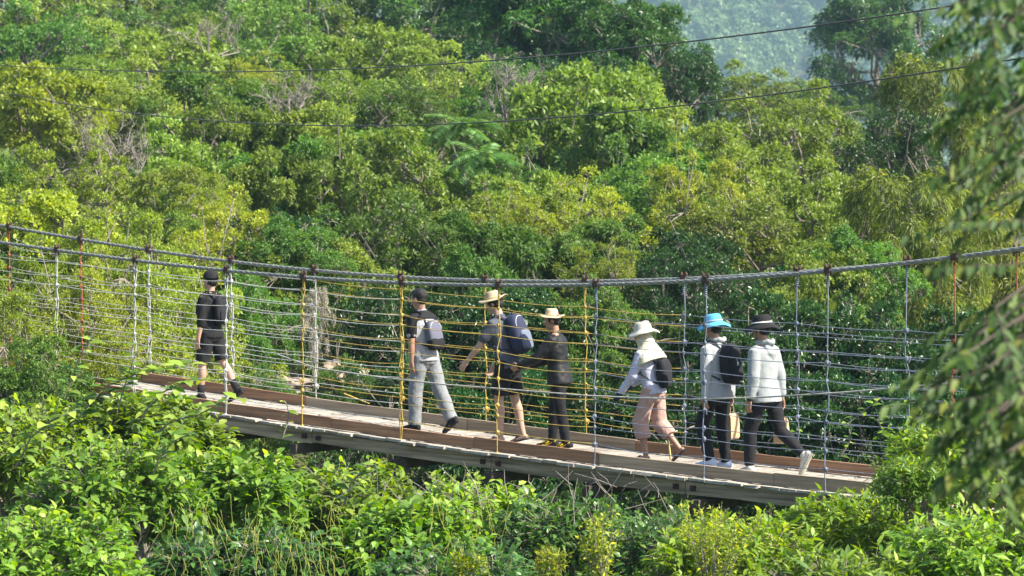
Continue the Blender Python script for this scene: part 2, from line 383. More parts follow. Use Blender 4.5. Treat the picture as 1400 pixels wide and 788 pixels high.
# ------------------------------------------------------------------ terrain, mountain
def terrain():
    xs = np.concatenate([np.linspace(-600, -80, 14), np.linspace(-70, 90, 81), np.linspace(100, 700, 20)])
    ys = np.concatenate([np.linspace(-60, 160, 112), np.linspace(166, 1340, 60), np.linspace(1350, 1900, 50)])
    X, Y = np.meshgrid(xs, ys)
    Zz = np.vectorize(ground_z)(X, Y)
    Zz += .25*np.sin(X*.7+1)*np.sin(Y*.6)+.12*np.sin(X*1.9)*np.cos(Y*1.7+X*.4)
    far = np.clip((Y-1350)/150, 0, 1); Zz += far*(16*np.sin(X*.02+1)*np.sin(Y*.014)+9*np.sin(X*.05+Y*.01))
    side = np.clip((X/np.maximum(Y, 20)-.03)/.05, 0, 1)*np.clip((Y-70)/40, 0, 1)*(Y < 420)
    Zz -= side*3.5
    n, m_ = X.shape
    V = np.stack([X, Y, Zz], -1).reshape(-1, 3)
    i = np.arange(n-1)[:, None]*m_+np.arange(m_-1)[None]
    F = np.stack([i, i+1, i+m_+1, i+m_], -1).reshape(-1, 4)
    me = bpy.data.meshes.new('terrain'); me.from_pydata(V.tolist(), [], F.tolist()); me.update()
    o = link('terrain', me, None, M['ground'], True); tag(o, kind='structure')
terrain()
def far_forest():
    rng = np.random.default_rng(77)
    n = 1900
    x = rng.uniform(0, 350, n*2); y = rng.uniform(1355, 1760, n*2)
    keep = np.ones(len(x), bool)
    x, y = x[:n], y[:n]
    Cs = []; As = []; Ns = []; Ls = []; rd = []
    for i in range(n):
        g = ground_z(x[i], y[i]); far = min(1, max(0, (y[i]-1350)/150))
        g += far*(16*math.sin(x[i]*.02+1)*math.sin(y[i]*.014)+9*math.sin(x[i]*.05+y[i]*.01))
        r = rng.uniform(4.5, 9.5); k = 170
        d = nrm(rng.normal(size=(k, 3))+np.array([0, -.35, .5]))
        rr = r*(.8+.25*np.sin(d[:, 0]*5+i)*np.sin(d[:, 1]*4+i*2+d[:, 2]*5))*rng.uniform(.75, 1.05, k)
        Cs.append(np.array([x[i], y[i], g+r*1.0])+d*rr[:, None]*np.array([1, 1, 1.05])); dn = nrm(d+rng.normal(size=(k, 3))*.28); As.append(nrm(np.cross(dn, rng.normal(size=(k, 3))))); Ns.append(dn)
        Ls.append(rng.uniform(1.3, 2.6, k)); rd.append(np.clip(rng.random(k)*.2+rng.random()*.7, 0, 1))
    C = np.concatenate(Cs); me = leaves('far_forest', C, np.concatenate(As), np.concatenate(Ns), np.concatenate(Ls), np.concatenate(Ls)*.8, np.concatenate(rd), .05, .05)
    o = link('mountain_forest', me, None, G['far'])
    tag(o, 'hazy blue green forest covering the far mountainside at upper right', 'forest', kind='stuff')
far_forest()

# ------------------------------------------------------------------ forest on the slope
BR = 'broadleaf_tree'
FOREST = [
 # key, name, px, top, Z, width, sz, label
 ('paleB', BR, 30, -60, 130, 300, 1, 'pale yellow-green tree filling the top left corner'),
 ('paleA', BR, 170, -40, 140, 240, 1, 'dull green tree along the top edge right of the corner tree'),
 ('greenB', BR, 300, -45, 135, 260, 1, 'small-leaved green tree at the top edge above the grey twig patch'),
 ('paleB', BR, 430, -30, 140, 230, 1, 'pale tree at the top edge beside the upper palm fronds'),
 ('greenC', BR, 540, -50, 140, 230, 1, 'mid green tree at the top edge left of the dark mango trees'),
 ('mangoA', 'mango_tree', 640, -35, 125, 230, 1, 'leftmost of the dark mango-like trees on the ridge'),
 ('mangoA', 'mango_tree', 755, -75, 112, 300, 1, 'tallest dark green mango-like tree at the top centre'),
 ('mangoA', 'mango_tree', 865, -10, 108, 200, 1.05, 'dark green rounded tree whose right edge meets the mountain'),
 ('darkA', 'dark_tree', 925, 62, 98, 135, 1.1, 'deep green tree below the ridge just left of the hazy mountain'),
 ('paleB', BR, 1025, 92, 118, 170, .9, 'thin pale tree on the slope under the hazy mountain'),
 ('greenB', BR, 1110, 112, 125, 150, .9, 'small tree at the foot of the tall round mountain-side tree'),
 ('greenB', BR, 70, 10, 112, 280, 1, 'light green tree in the upper left behind the yellow leaves'),
 ('paleC', BR, 235, 25, 108, 250, 1, 'broad light green crown between the bare grey tree and top edge'),
 ('greenA', BR, 380, 15, 112, 230, 1, 'leafy green crown just below the pale top edge tree'),
 ('paleC', BR, 510, 25, 105, 230, 1, 'domed pale crown left of the dark mango trees'),
 ('paleB', BR, 625, 70, 100, 190, 1, 'light domed crown below the dark mango trees with bare twigs'),
 ('paleC', BR, 800, 72, 84, 300, 1.15, 'largest domed yellow-green crown at upper centre right'),
 ('greenA', BR, 700, 95, 92, 180, 1.1, 'green crown tucked left of the largest domed crown'),
 ('paleB', BR, 1090, 125, 84, 240, 1.1, 'domed pale crown with grey twigs below the hazy mountain'),
 ('paleA', BR, 985, 165, 80, 230, 1.1, 'light crown right of the largest domed crown'),
 ('yellowA', BR, 45, 75, 88, 210, 1.1, 'tree with large yellow leaves at the upper left edge'),
 ('paleA', BR, 180, 95, 92, 230, 1, 'pale crown above the bare grey branches'),
 ('greenC', BR, 320, 90, 88, 240, 1, 'full green crown in the upper left third'),
 ('paleB', BR, 445, 85, 86, 220, 1, 'pale crown with dark gaps above the olive dome'),
 ('greenB', BR, 570, 110, 80, 200, 1, 'green crown left of the bright feathery frond tree'),
 ('paleA', BR, 520, 170, 70, 240, 1.2, 'olive dome shaped crown left of centre'),
 ('greenC', BR, 395, 190, 72, 230, 1.1, 'mid green crown left of the olive dome'),
 ('paleA', BR, 265, 180, 72, 240, 1.1, 'light speckled crown right of the bare grey tree'),
 ('yellowB', BR, 90, 185, 68, 210, 1.2, 'fine-leaved yellow tree left of the bare grey tree'),
 ('greenB', BR, 690, 200, 72, 200, 1.1, 'green crown under the feathery frond tree'),
 ('greenC', BR, 900, 195, 70, 220, 1.1, 'green crown under the right flank of the largest dome'),
 ('yellowB', BR, 790, 238, 62, 200, 1.2, 'small yellow-green dome above the straw hatted walkers'),
 ('paleB', BR, 1000, 262, 64, 230, 1.1, 'speckled crown above the white hatted walker'),
 ('paleA', BR, 1100, 235, 66, 200, 1.2, 'yellow-green crown left of the dark tree at right'),
 ('darkB', 'dark_tree', 1222, 140, 76, 150, 1.4, 'narrow dark green tree between pale crown and drooping golden tree'),
 ('willowA', 'drooping_tree', 1290, 60, 80, 240, 1.3, 'golden drooping narrow-leaved tree at upper right'),
 ('willowA', 'drooping_tree', 1240, 215, 62, 250, 1.2, 'golden drooping tree right above the cable end'),
 ('willowA', 'drooping_tree', 1370, 250, 64, 260, 1.2, 'drooping olive tree behind the blurred right branches'),
 ('darkA', 'dark_tree', 905, 300, 58, 200, 1.2, 'dark crown between the small yellow dome and speckled crown'),
 ('greenC', BR, 690, 290, 58, 210, 1.1, 'green crown just above the cable near the straw hat walker'),
 ('greenB', BR, 560, 265, 58, 240, 1.2, 'fresh green crown above the grey shirted walker'),
 ('greenB', BR, 430, 290, 58, 220, 1.2, 'green crown above the tan rock bank'),
 ('yellowB', BR, 310, 265, 56, 230, 1.3, 'fine yellow-green crown above the black clad leading walker'),
 ('yellowB', BR, 170, 275, 54, 230, 1.3, 'bright fine-leaved crown behind the left cable end'),
 ('yellowA', BR, 30, 250, 56, 220, 1.2, 'coarse yellow-green crown at the left edge above the cable'),
 ('darkB', 'dark_tree', 1120, 330, 56, 240, 1.1, 'dark crown under the drooping trees right of centre'),
]
for f in FOREST:
    tree(f[0], f[1], f[7], 'tree', f[2], f[3], f[4], f[5], 'trees on the slope behind the bridge', f[6])
rf = random.Random(33)
FILL = [('paleC', 'small pale green crown filling a gap between larger crowns on the slope'), ('greenC', 'small mid green crown filling a gap between larger crowns on the slope'),
        ('yellowB', 'small yellowish crown filling a gap between larger crowns on the slope'), ('darkB', 'small dark green crown filling a gap between larger crowns on the slope')]
nfil = 0
LAND = [('the bare grey tree at upper left', 150, 190), ('the feathery frond tree', 632, 168), ('the largest domed crown', 810, 130), ('the leading walker', 290, 370), ('the grey shirted walker', 580, 400),
        ('the slate shirted walker', 690, 400), ('the black jacketed walker', 764, 415), ('the cream hatted walker', 893, 440), ('the blue hatted walker', 980, 430), ('the dark mango-like trees', 760, 40), ('the narrow dark tree at right', 1222, 190),
        ('the bare twigs at the top edge', 285, 25), ('the olive dome crown', 520, 200), ('the left cable end', 20, 310), ('the right cable end', 1340, 340), ('the bare twigs left of the olive dome', 395, 120), ('the bare twigs beside the largest dome', 690, 100), ('the dry straw coloured shrub', 432, 400), ('the hazy mountain', 1000, 60)]
used_l = set()
def fill_label(tone, w_, px, py):
    for nm, lx, ly in sorted(LAND, key=lambda q: (q[1]-px)**2+(q[2]-py)**2):
        dx, dy = px-lx, py-ly; v = 'above' if dy < 0 else 'below'; hh = 'left' if dx < 0 else 'right'
        d = f'{v} and {hh} of' if min(abs(dx), abs(dy)) > .35*max(abs(dx), abs(dy)) else ((f'{v}' if abs(dy) > abs(dx) else f'{hh} of'))
        near = 'close' if math.hypot(dx, dy) < 90 else 'well'
        l_ = f"{'small' if w_ < 160 else 'mid-sized'} {tone} crown {near} {d} {nm}"
        if l_ not in used_l and len(l_.split()) <= 16: used_l.add(l_); return l_
for i in range(400):
    if nfil >= 40: break
    px = rf.uniform(-20, 1300); py = rf.uniform(0, 345)
    if (px > 850 and py < 150) or (560 < px < 720 and py < 230) or (px < 230 and py < 60): continue
    Z = float(np.interp(py, [0, 100, 200, 300, 345], [128, 94, 70, 58, 54]))-rf.uniform(0, 4); k = rf.choices([0, 1, 2, 3], [4, 4, 1.3, 1.5])[0]
    w_ = rf.uniform(120, 200); e = tree(FILL[k][0], BR, fill_label(('pale green', 'mid green', 'yellowish', 'dark green')[k], w_, px, py+20), 'tree', px, py, Z, w_, 'trees on the slope behind the bridge', rf.uniform(1, 1.5))
    e.rotation_euler = (rf.uniform(-.15, .15), rf.uniform(-.15, .15), rf.uniform(0, 6.28)); e.scale.x *= rf.uniform(.8, 1.3); nfil += 1
# tall hazy round tree at the upper right, farther off
tree('mangoA', 'tall_tree', 'tall dark round tree standing against the hazy mountain at upper right', 'tree', 1200, -25, 190, 215, None, 1.05)
# shrubs just behind the bridge
SH = 'shrub'
SHRUBS = [
 ('yellowB', 15, 330, 47, 220, 1.4, 'yellow-green shrub behind the red ropes at the left edge'),
 ('yellowB', 130, 350, 47, 200, 1.4, 'bright fine-leaved shrub behind the leftmost white ropes'),
 ('yellowB', 235, 345, 48, 200, 1.5, 'bright shrub behind the leading walker\'s left side'),
 ('greenB', 335, 370, 50, 180, 1.4, 'light shrub just right of the leading walker'),
 ('darkB', 500, 375, 49, 190, 1.4, 'dark shrub behind the grey shirted walker'),
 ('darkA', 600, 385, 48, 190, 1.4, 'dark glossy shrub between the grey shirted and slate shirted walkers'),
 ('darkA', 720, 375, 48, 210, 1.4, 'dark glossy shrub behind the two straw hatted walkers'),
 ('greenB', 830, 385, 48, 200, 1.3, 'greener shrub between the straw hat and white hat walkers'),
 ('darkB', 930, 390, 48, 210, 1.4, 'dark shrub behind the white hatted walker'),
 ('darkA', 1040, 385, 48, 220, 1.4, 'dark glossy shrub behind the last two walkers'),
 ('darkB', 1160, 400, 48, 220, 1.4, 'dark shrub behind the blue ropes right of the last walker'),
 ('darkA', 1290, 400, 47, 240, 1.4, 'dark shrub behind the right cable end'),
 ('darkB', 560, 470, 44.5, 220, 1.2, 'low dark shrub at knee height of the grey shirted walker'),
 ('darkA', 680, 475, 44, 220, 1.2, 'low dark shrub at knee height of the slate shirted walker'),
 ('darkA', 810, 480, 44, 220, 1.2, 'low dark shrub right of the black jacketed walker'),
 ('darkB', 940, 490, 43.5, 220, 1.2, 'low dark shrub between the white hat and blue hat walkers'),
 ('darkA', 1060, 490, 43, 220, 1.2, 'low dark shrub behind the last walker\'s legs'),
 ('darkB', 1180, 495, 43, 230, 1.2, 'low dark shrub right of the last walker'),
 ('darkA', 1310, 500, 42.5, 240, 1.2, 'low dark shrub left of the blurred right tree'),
 ('yellowB', 60, 440, 45, 220, 1.2, 'low yellow-green shrub behind the left deck end'),
 ('yellowB', 180, 445, 45, 200, 1.2, 'low yellow-green shrub left of the leading walker\'s legs'),
 ('yellowB', 275, 455, 44.5, 190, 1.2, 'low bright shrub behind the leading walker\'s legs'),
 ('greenB', 365, 500, 45, 120, 1.2, 'small low shrub at the foot of the tan rock bank'),
 ('greenB', 480, 490, 44.5, 120, 1.2, 'small light shrub right of the tan rock bank'),
]
for f in SHRUBS:
    tree(f[0], SH, f[6], 'shrub', f[1], f[2], f[3], f[4], 'shrubs right behind the bridge', f[5])
DARKL = [('yellowB', -15, 385, 39.5, 200, 1.25, 'dark leafy shrub at the left edge by the deck end'),
         ('greenA', 50, 470, 38.5, 170, 1.2, 'darker low shrub in front of the left deck end')]
for f in DARKL: tree(f[0], SH, f[6], 'shrub', f[1], f[2], f[3], f[4], None, f[5])

# ------------------------------------------------------------------ bare grey trees
def bare_tree(label, px, top, Z, hpx, wpx, seed, n1=16):
    rng = random.Random(seed); p = pix(px, top, Z); h = hpx*Z/FP; wd = wpx*Z/FP/2
    e = empty('bare_tree', (p.x, p.y, p.z-h-1.2)); tag(e, label, 'tree')
    mb = MB(); tw = MB()
    tops = Vector((0, 0, 1.2+h*.25)); mb.tube([(0, 0, -2), (0.02, 0, .5), tops], [.05, .045, .04], 7)
    def grow(st, d, L, r, lev, dst):
        pts = [st]; dd = d.copy()
        for k in range(4):
            dd = (dd+Vector([rng.uniform(-.6, .6) for _ in range(3)])+Vector((0, 0, .05))).normalized()
            pts.append(pts[-1]+dd*L/4)
        dst.tube(pts, [r, r*.85, r*.7, r*.55, r*.4], 5 if lev < 2 else 4, cap=False)
        if lev < 3:
            for k in range(5 if lev else 5):
                q = pts[rng.randint(1, 4)]; nd = (dd+Vector([rng.uniform(-1, 1) for _ in range(3)])*.9+Vector((0, 0, .15))).normalized()
                grow(q, nd, L*rng.uniform(.45, .7), r*.55, lev+1, tw)
    for i in range(n1):
        a = i*2.4; d = Vector((math.cos(a)*wd, math.sin(a)*wd, h*rng.uniform(.3, 1.0))).normalized()
        st = Vector((rng.uniform(-.5, .5)*wd, rng.uniform(-.5, .5)*wd, .9+h*rng.uniform(0, .5))); mb.tube([(0, 0, .4), st*.5+Vector((0, 0, .3)), st], [.035, .03, .024], 5); grow(st, d, h*.55, .022, 1, mb)
    mb.build('trunk', M['bare'], e); tw.build('twigs', M['bare'], e)
bare_tree('bare grey leafless tree between yellow crowns at upper left', 145, 150, 69, 100, 120, 3, 14)
bare_tree('bare grey branches near the top edge left of centre', 285, 0, 107, 60, 160, 4, 10)
bare_tree('upright bare grey twigs left of the largest domed crown', 690, 72, 86, 70, 70, 5, 9)
bare_tree('bare grey twigs among the crowns left of the olive dome', 395, 92, 84, 60, 90, 6, 9)

# ------------------------------------------------------------------ feathery frond tree and palms
def frond_mesh(name, L, leafL, n, droop, wr=.2, mat='frond', seed=0):
    rng = np.random.default_rng(seed)
    t = np.linspace(.12, 1, n); side = np.tile([1, -1], n)[:2*n]; tt = np.repeat(t, 2)
    X = tt*L; Z = .35*L*tt-droop*L*tt**2
    C = np.stack([X, np.zeros_like(X), Z], 1)
    sl = .35-2*droop*tt
    A = np.stack([np.full_like(X, .45), side*1.0, sl*.5-.15+rng.normal(size=2*n)*.08], 1)
    Nn = np.tile([0, 0, 1.0], (2*n, 1))+rng.normal(size=(2*n, 3))*.15
    Ll = leafL*(1-.55*np.abs(tt-.45))
    me = leaves(name, C, A, Nn, Ll, Ll*wr, np.clip(rng.random(2*n), 0, 1), .15, .25); me.materials.append(G[mat])
    return me
def frond_rachis(name, L, droop, r=.01):
    mb = MB(); ts = [i/7 for i in range(8)]
    mb.tube([(t*L, 0, .35*L*t-droop*L*t*t) for t in ts], [r*(1-.7*t) for t in ts], 5); return mb.mesh(name)
def frond_tree(name, label, cat, px, py, Z, nf, L, leafL, droop, trunk_h, seed, mat='frond', wr=.2, np_=16):
    rng = random.Random(seed); p = pix(px, py, Z)
    e = empty(name, (p.x, p.y, p.z-trunk_h)); tag(e, label, cat)
    mb = MB(); mb.tube([(0, 0, -3), (.05, 0, trunk_h*.5), (0, 0, trunk_h)], [.09, .07, .05], 8); mb.build('trunk', M['bark'], e)
    fm = frond_mesh(name+'_frond', L, leafL, np_, droop, wr, mat, seed); rm = frond_rachis(name+'_rachis', L, droop); rm.materials.append(G[mat])
    for i in range(nf):
        o = link('frond', fm, e); o.location = (0, 0, trunk_h+rng.uniform(-.35, .05)*(i/nf)); o.rotation_euler = (0, rng.uniform(-.5, .45), i*2.4+rng.uniform(-.2, .2))
        s = rng.uniform(.75, 1.1); o.scale = (s, s, s)
        k = link('frond_stem', rm, o)
frond_tree('feathery_tree', 'bright green feathery frond tree among the crowns at centre', 'tree', 632, 168, 72, 34, 1.0, .27, .42, 2.5, 11)
frond_tree('feathery_tree', 'smaller feathery frond tree low below the first one', 'tree', 662, 212, 70, 24, .95, .30, .42, 2.5, 12)
frond_tree('palm_tree', 'palm with pale drooping fronds in the top left corner', 'palm', 40, -35, 132, 18, 1.9, .5, .6, 4, 13, 'pale', .1, 34)
frond_tree('palm_tree', 'palm with pale drooping fronds at the top edge left of centre', 'palm', 422, -22, 128, 18, 1.6, .5, .6, 4, 14, 'pale', .1, 34)

# ------------------------------------------------------------------ rock bank
def rock(name, label, px, py, Z, sx, sy, sz, seed):
    rng = np.random.default_rng(seed); mb = MB(); mb.ell((0, 0, 0), (1, 1, 1), None, 48, 32)
    V = np.array(mb.v); d = nrm(V); ph = rng.uniform(0, 6.28, 12)
    f = 1+.22*np.sin(d[:, 0]*4+ph[0])*np.sin(d[:, 2]*5+ph[1])+.12*np.sin(d[:, 0]*11+ph[2])*np.cos(d[:, 2]*9+ph[3])+.07*np.sin(d[:, 1]*17+ph[4]+d[:, 0]*13)+.05*np.abs(np.sin(d[:, 2]*23+d[:, 0]*9))+rng.normal(size=len(V))*.012
    V = d*f[:, None]*np.array([sx, sy, sz]); mb.v = [tuple(q) for q in V]
    o = mb.build(name, M['rock']); o.location = pix(px, py, Z); tag(o, label, 'rock'); return o
rock('rock', 'low brown boulder left of the dry straw coloured shrub', 385, 530, 46, .50, .4, .16, 2)
rock('rock', 'brown rock bank right of the dry straw coloured shrub', 470, 520, 47, .38, .4, .30, 3)
tree('dryA', 'dry_shrub', 'tall dry straw coloured shrub behind the white ropes', 'shrub', 430, 385, 46, 44, None, 2.7)

# ------------------------------------------------------------------ bridge
TH = R(40); Y0 = FP/112.0; DX, DY = math.cos(TH), -math.sin(TH); NX, NY = math.sin(TH), math.cos(TH)
def Bp(u, s, z): return Vector((u*DX+s*NX, Y0+u*DY+s*NY, z))
def unp(px, py, s):
    """photo pixel onto the vertical plane at offset s across the bridge -> (u, z)"""
    c, sn = math.cos(PITCH), math.sin(PITCH); a = (px-700)/FP; b = (394-py)/FP
    dx, dy, dz = a, c+b*sn, -sn+b*c
    T = (s+Y0*NY)/(dx*NX+dy*NY); X, Y = T*dx, T*dy
    return X*DX+(Y-Y0)*DY, CAMZ+T*dz
UZ = [(-12, -2.35), (-8.5, -2.5), (-7.12, -2.61), (-5.89, -2.71), (-4.38, -2.81), (-3.67, -2.87), (-2.27, -2.945), (-1.15, -2.985), (.03, -3.01), (.63, -3.03), (1.97, -3.085), (3.22, -3.13), (5, -3.18), (7, -3.21), (11, -3.2)]
def zc(u): return CAMZ+float(np.interp(u, [q[0] for q in UZ], [q[1] for q in UZ]))     # top of the kerb boards
zcf = np.poly1d(np.polyfit([q[0] for q in UZ], [q[1] for q in UZ], 3))
def zc(u): return CAMZ+float(zcf(u))
def zd(u): return zc(u)-.135
UL, UR = -7.45, 9.5
root = empty('suspension_footbridge', Bp(0, 0, zd(0)))
tag(root, 'long rope suspension footbridge with wooden deck, steel cables and coloured net ropes', 'bridge')
ROOTINV = Matrix.Translation(-Vector(root.location))
def bpart(mb, name, mat, smooth=False, parent=root, label=None):
    o = mb.build(name, mat, None, smooth); o.parent = parent
    if parent is root: o.matrix_parent_inverse = ROOTINV
    if label: o['label'] = label
    return o
def board(u0, u1, s, hs, z0, z1, rng, jit=.006, n=5, warp=.0):
    """a board running along the bridge following its sag"""
    mb = MB(); v = []; f = []
    for i in range(n+1):
        u = u0+(u1-u0)*i/n; a = rng.uniform(-jit, jit); b = rng.uniform(-jit, jit)
        for (ds, zz) in ((-hs, z0+b), (hs, z0+b), (hs, z1+a), (-hs, z1+a)):
            v.append(Bp(u, s+ds+warp*math.sin(i), zd(u)+zz))
    for i in range(n):
        for k in range(4): f.append((i*4+k, i*4+(k+1) % 4, (i+1)*4+(k+1) % 4, (i+1)*4+k))
    f += [(3, 2, 1, 0), tuple(n*4+k for k in range(4))]
    return mb.add(v, f)
rng = random.Random(5)
u = UL; 
while u < UR:                                                       # cross planks
    wd = rng.uniform(.20, .31); mb = MB(); v = []
    s0 = -.88-rng.uniform(0, .07); s1 = .86+rng.uniform(0, .06); sk = rng.uniform(-.012, .012); dz = rng.uniform(-.007, .005)
    for s, q in ((s0, -sk), (0, 0), (s1, sk)):
        for uu in (u+.006, u+wd-.006):
            for zz in (-.032, 0): v.append(Bp(uu+q, s+rng.uniform(-.012, .012), zd(uu)+zz+dz+rng.uniform(-.003, .003)-(.012 if s == 0 else 0)))
    f = []
    for b in (0, 4): f += [(b, b+4, b+5, b+1), (b+2, b+3, b+7, b+6), (b+1, b+5, b+7, b+3), (b, b+2, b+6, b+4)]
    f += [(0, 1, 3, 2), (8, 10, 11, 9)]
    mb.add(v, f); bpart(mb, 'deck_plank', M['deck'])
    u += wd
ul = lambda px, py, s: unp(px, py, s)[0]
# kerb boards, near then far
jn = [UL+.03, ul(240, 543, -.73), ul(455, 577, -.73), ul(650, 597, -.73), ul(821, 620, -.73), ul(1060, 647, -.73), ul(1300, 660, -.73), UR]
for i in range(len(jn)-1):
    o = bpart(board(jn[i]+.004, jn[i+1]-.004, -.735-(.004 if i % 2 else 0), .025, .004, .135+(.006 if i % 2 else 0), rng), 'kerb_board', M['curbg'] if i in (4, 5) else M['curb'])
jf = [UL+.03, ul(195, 519, .73), ul(420, 545, .73), ul(640, 572, .73), ul(870, 598, .73), ul(1100, 624, .73), UR]
for i in range(len(jf)-1):
    bpart(board(jf[i]+.004, jf[i+1]-.004, .735+(.004 if i % 2 else 0), .025, .004, .135+(.006 if i % 2 else 0), rng), 'kerb_board', M['curbg'] if i in (2, 3) else M['curb'])
for k, u0 in enumerate(jn[1:-1]):                                   # laps with bolts
    pass
# stringers below
for s in (-.80, 0, .80):
    js = [UL+.1, ul(430, 600, -.8), ul(675, 628, -.8), ul(940, 655, -.8), ul(1250, 690, -.8), UR]
    for i in range(len(js)-1):
        bpart(board(js[i]+.006, js[i+1]-.006, s, .045, -.205+(.01 if i % 2 else 0), -.045, rng, .009, 8), 'stringer_beam', M['beam'])
        if s < 0:
            for e_ in (js[i]+.12, js[i+1]-.12):
                b = MB(); c = Bp(e_, s-.05, zd(e_)-.12); b.box(c, (.03, .03, .03), Matrix.Rotation(-TH, 3, 'Z')); b.tube([c, c-Vector((NX, NY, 0))*.05], .013, 6)
                bpart(b, 'bolt', M['rust'])
NEARP = [-30, 78, 185, 310, 415, 550, 682, 815, 965, 1132, 1305]
FARP = [12, 110, 203, 316, 430, 548, 663, 800, 935, 1090, 1240, 1390]
nc = [(-200, 304), (-60, 323), (0, 331), (81, 343), (190, 358), (304, 369), (415, 377), (550, 388), (682, 391), (815, 390), (965, 383), (1132, 370), (1305, 352), (1350, 346), (1500, 325)]
fc = [(-150, 283), (-60, 297), (15, 308), (112, 329), (200, 345), (315, 358), (430, 367), (548, 378), (663, 384), (800, 386), (935, 381), (1090, 372), (1240, 360), (1350, 348), (1500, 329)]
CZ = {}
for sd_, prof in ((-1, nc), (1, fc)):
    uz = np.array([unp(px, py, .8*sd_) for px, py in prof])
    CZ[sd_] = np.poly1d(np.polyfit(uz[:, 0], uz[:, 1], 4))
    mb = MB(); us = np.linspace(uz[0, 0], uz[-1, 0], 60)
    for k in range(3):                                              # three twisted strands
        pts = []
        for q in np.linspace(us[0], us[-1], 420):
            a = q*20+k*2.094; pts.append(Bp(q, .8*sd_+.0085*math.cos(a), float(CZ[sd_](q))+.0085*math.sin(a)))
        mb.tube(pts, .0160, 6, cap=False, side=(0, 0, 1))
    bpart(mb, 'main_cable', M['cable'], True)
NR = 10
RH = [.13+.16*i for i in range(NR)]
ROPES = {}
def rope_z(sd_, i, u):
    lim = float(CZ[sd_](u))-zc(u)-.12
    h = RH[i]
    if u > 4 and sd_: h *= 1-.0*(u-4)
    return zc(u)+min(h, lim*(i+1)/NR if lim < RH[-1] else h)+.02*math.sin(i*3.1+sd_)
ROPER = random.Random(9)
KNOT = {}
for c_ in ('white', 'yellow', 'blue', 'redr'):
    kb = MB(); kb.ell((0, 0, 0), (.019, .018, .024), None, 8, 6); kb.tube([(.0, .0, .02), (.026, .006, .004), (.012, .01, -.03)], .007, 5)
    KNOT[c_] = kb.mesh('knot'); KNOT[c_].materials.append(M[c_]); KNOT[c_].polygons.foreach_set('use_smooth', [True]*len(KNOT[c_].polygons))
def suspender(sd_, px, matn, dbl):
    prof = nc if sd_ < 0 else fc
    py = float(np.interp(px, [q[0] for q in prof], [q[1] for q in prof]))
    u = unp(px, py, .8*sd_)[0]; zt = float(CZ[sd_](u)); zb = zd(u)-.02
    mb = MB(); r = .0065; ho = .86 if sd_ < 0 else .80
    for k in range(2 if dbl else 1):
        pts = []
        for j in range(NR+2):
            z = zb if j == 0 else (rope_z(sd_, j-1, u) if j <= NR else zt)
            jj = ROPER.uniform(-.028, .028) if 0 < j <= NR else 0
            pts.append(Bp(u+jj+(k-.5)*.028*dbl*(1 if j % 2 else .4), (.80+.03*(1-j/(NR+1)))*sd_, z))
        mb.tube(pts, r, 6, side=(1, 0, 0))
    # twisted wrap near the top
    if sd_ and not dbl or matn == 'blue':
        pts = []
        for q in range(40):
            a = q*1.1; pts.append(Bp(u+.014*math.cos(a), .8*sd_+.014*math.sin(a), zt-.02-.16*q/40))
        mb.tube(pts, .006, 5, cap=False, side=(0, 0, 1))
    o = bpart(mb, 'suspender_rope', M[matn], True)
    for j in range(NR+1):
        c = Bp(u, (.80+.03*(1-(j+1)/(NR+1)))*sd_, rope_z(sd_, j, u)) if j < NR else Bp(u, .83*sd_, zb)
        k = link('knot', KNOT[matn], o); k.location = c; k.rotation_euler = (0, 0, j*1.7); q = ROPER.uniform(.75, 1.35) if j < NR else 1.5; k.scale = (q, q, q)
    cb = MB()                                                       # rusty clamp with two bolts
    c = Bp(u, .8*sd_, zt); Mr = Matrix.Rotation(-TH, 3, 'Z')
    cb.box(c+Vector((0, 0, .0)), (.038, .030, .027), Mr); cb.box(c+Vector((0, 0, .034)), (.045, .012, .007), Mr)
    for q in (-1, 1):
        p = c+Mr@Vector((q*.034, 0, 0)); cb.tube([p+Vector((0, 0, -.05)), p+Vector((0, 0, .075))], .010, 6); cb.tube([p+Vector((0, 0, .045)), p+Vector((0, 0, .062))], .017, 6)
    bpart(cb, 'cable_clamp', M['rust'])
    xb = MB()                                                       # crossbeam under the deck
    return u
ncol = ['redr', 'white', 'white', 'white', 'yellow', 'yellow', 'yellow', 'blue', 'blue', 'blue', 'redr']
fcol = ['redr', 'redr', 'white', 'white', 'white', 'yellow', 'yellow', 'yellow', 'blue', 'blue', 'blue', 'redr']
NU = [suspender(-1, p, c, 1 if i in (1, 2, 3, 5) else 0) for i, (p, c) in enumerate(zip(NEARP, ncol))]
FU = [suspender(1, p, c, 1 if i in (2, 3, 4) else 0) for i, (p, c) in enumerate(zip(FARP, fcol))]
for u in NU+[NU[-1]+1.55]:
    if u < UL: continue
    xb = MB(); xb.box(Bp(u, 0, zd(u)-.285), (.055, 1.0, .06), Matrix.Rotation(-TH, 3, 'Z'), .004, rng)
    bpart(xb, 'cross_beam', M['cross'])
def rail(sd_, i, us, matn):
    pts = []
    for a, b in zip(us[:-1], us[1:]):
        sag = ROPER.uniform(.004, .045); n = 6
        for k in range(n):
            t = k/n; q = a+(b-a)*t
            pts.append(Bp(q, (.80+.03*(1-(i+1)/(NR+1)))*sd_+ROPER.uniform(-.003, .003), rope_z(sd_, i, a)*(1-t)+rope_z(sd_, i, b)*t-sag*4*t*(1-t)))
    pts.append(Bp(us[-1], .81*sd_, rope_z(sd_, i, us[-1])))
    mb = MB(); mb.tube(pts, .0046, 5, cap=False, side=(0, 0, 1)); bpart(mb, 'rail_rope', M[matn], True)
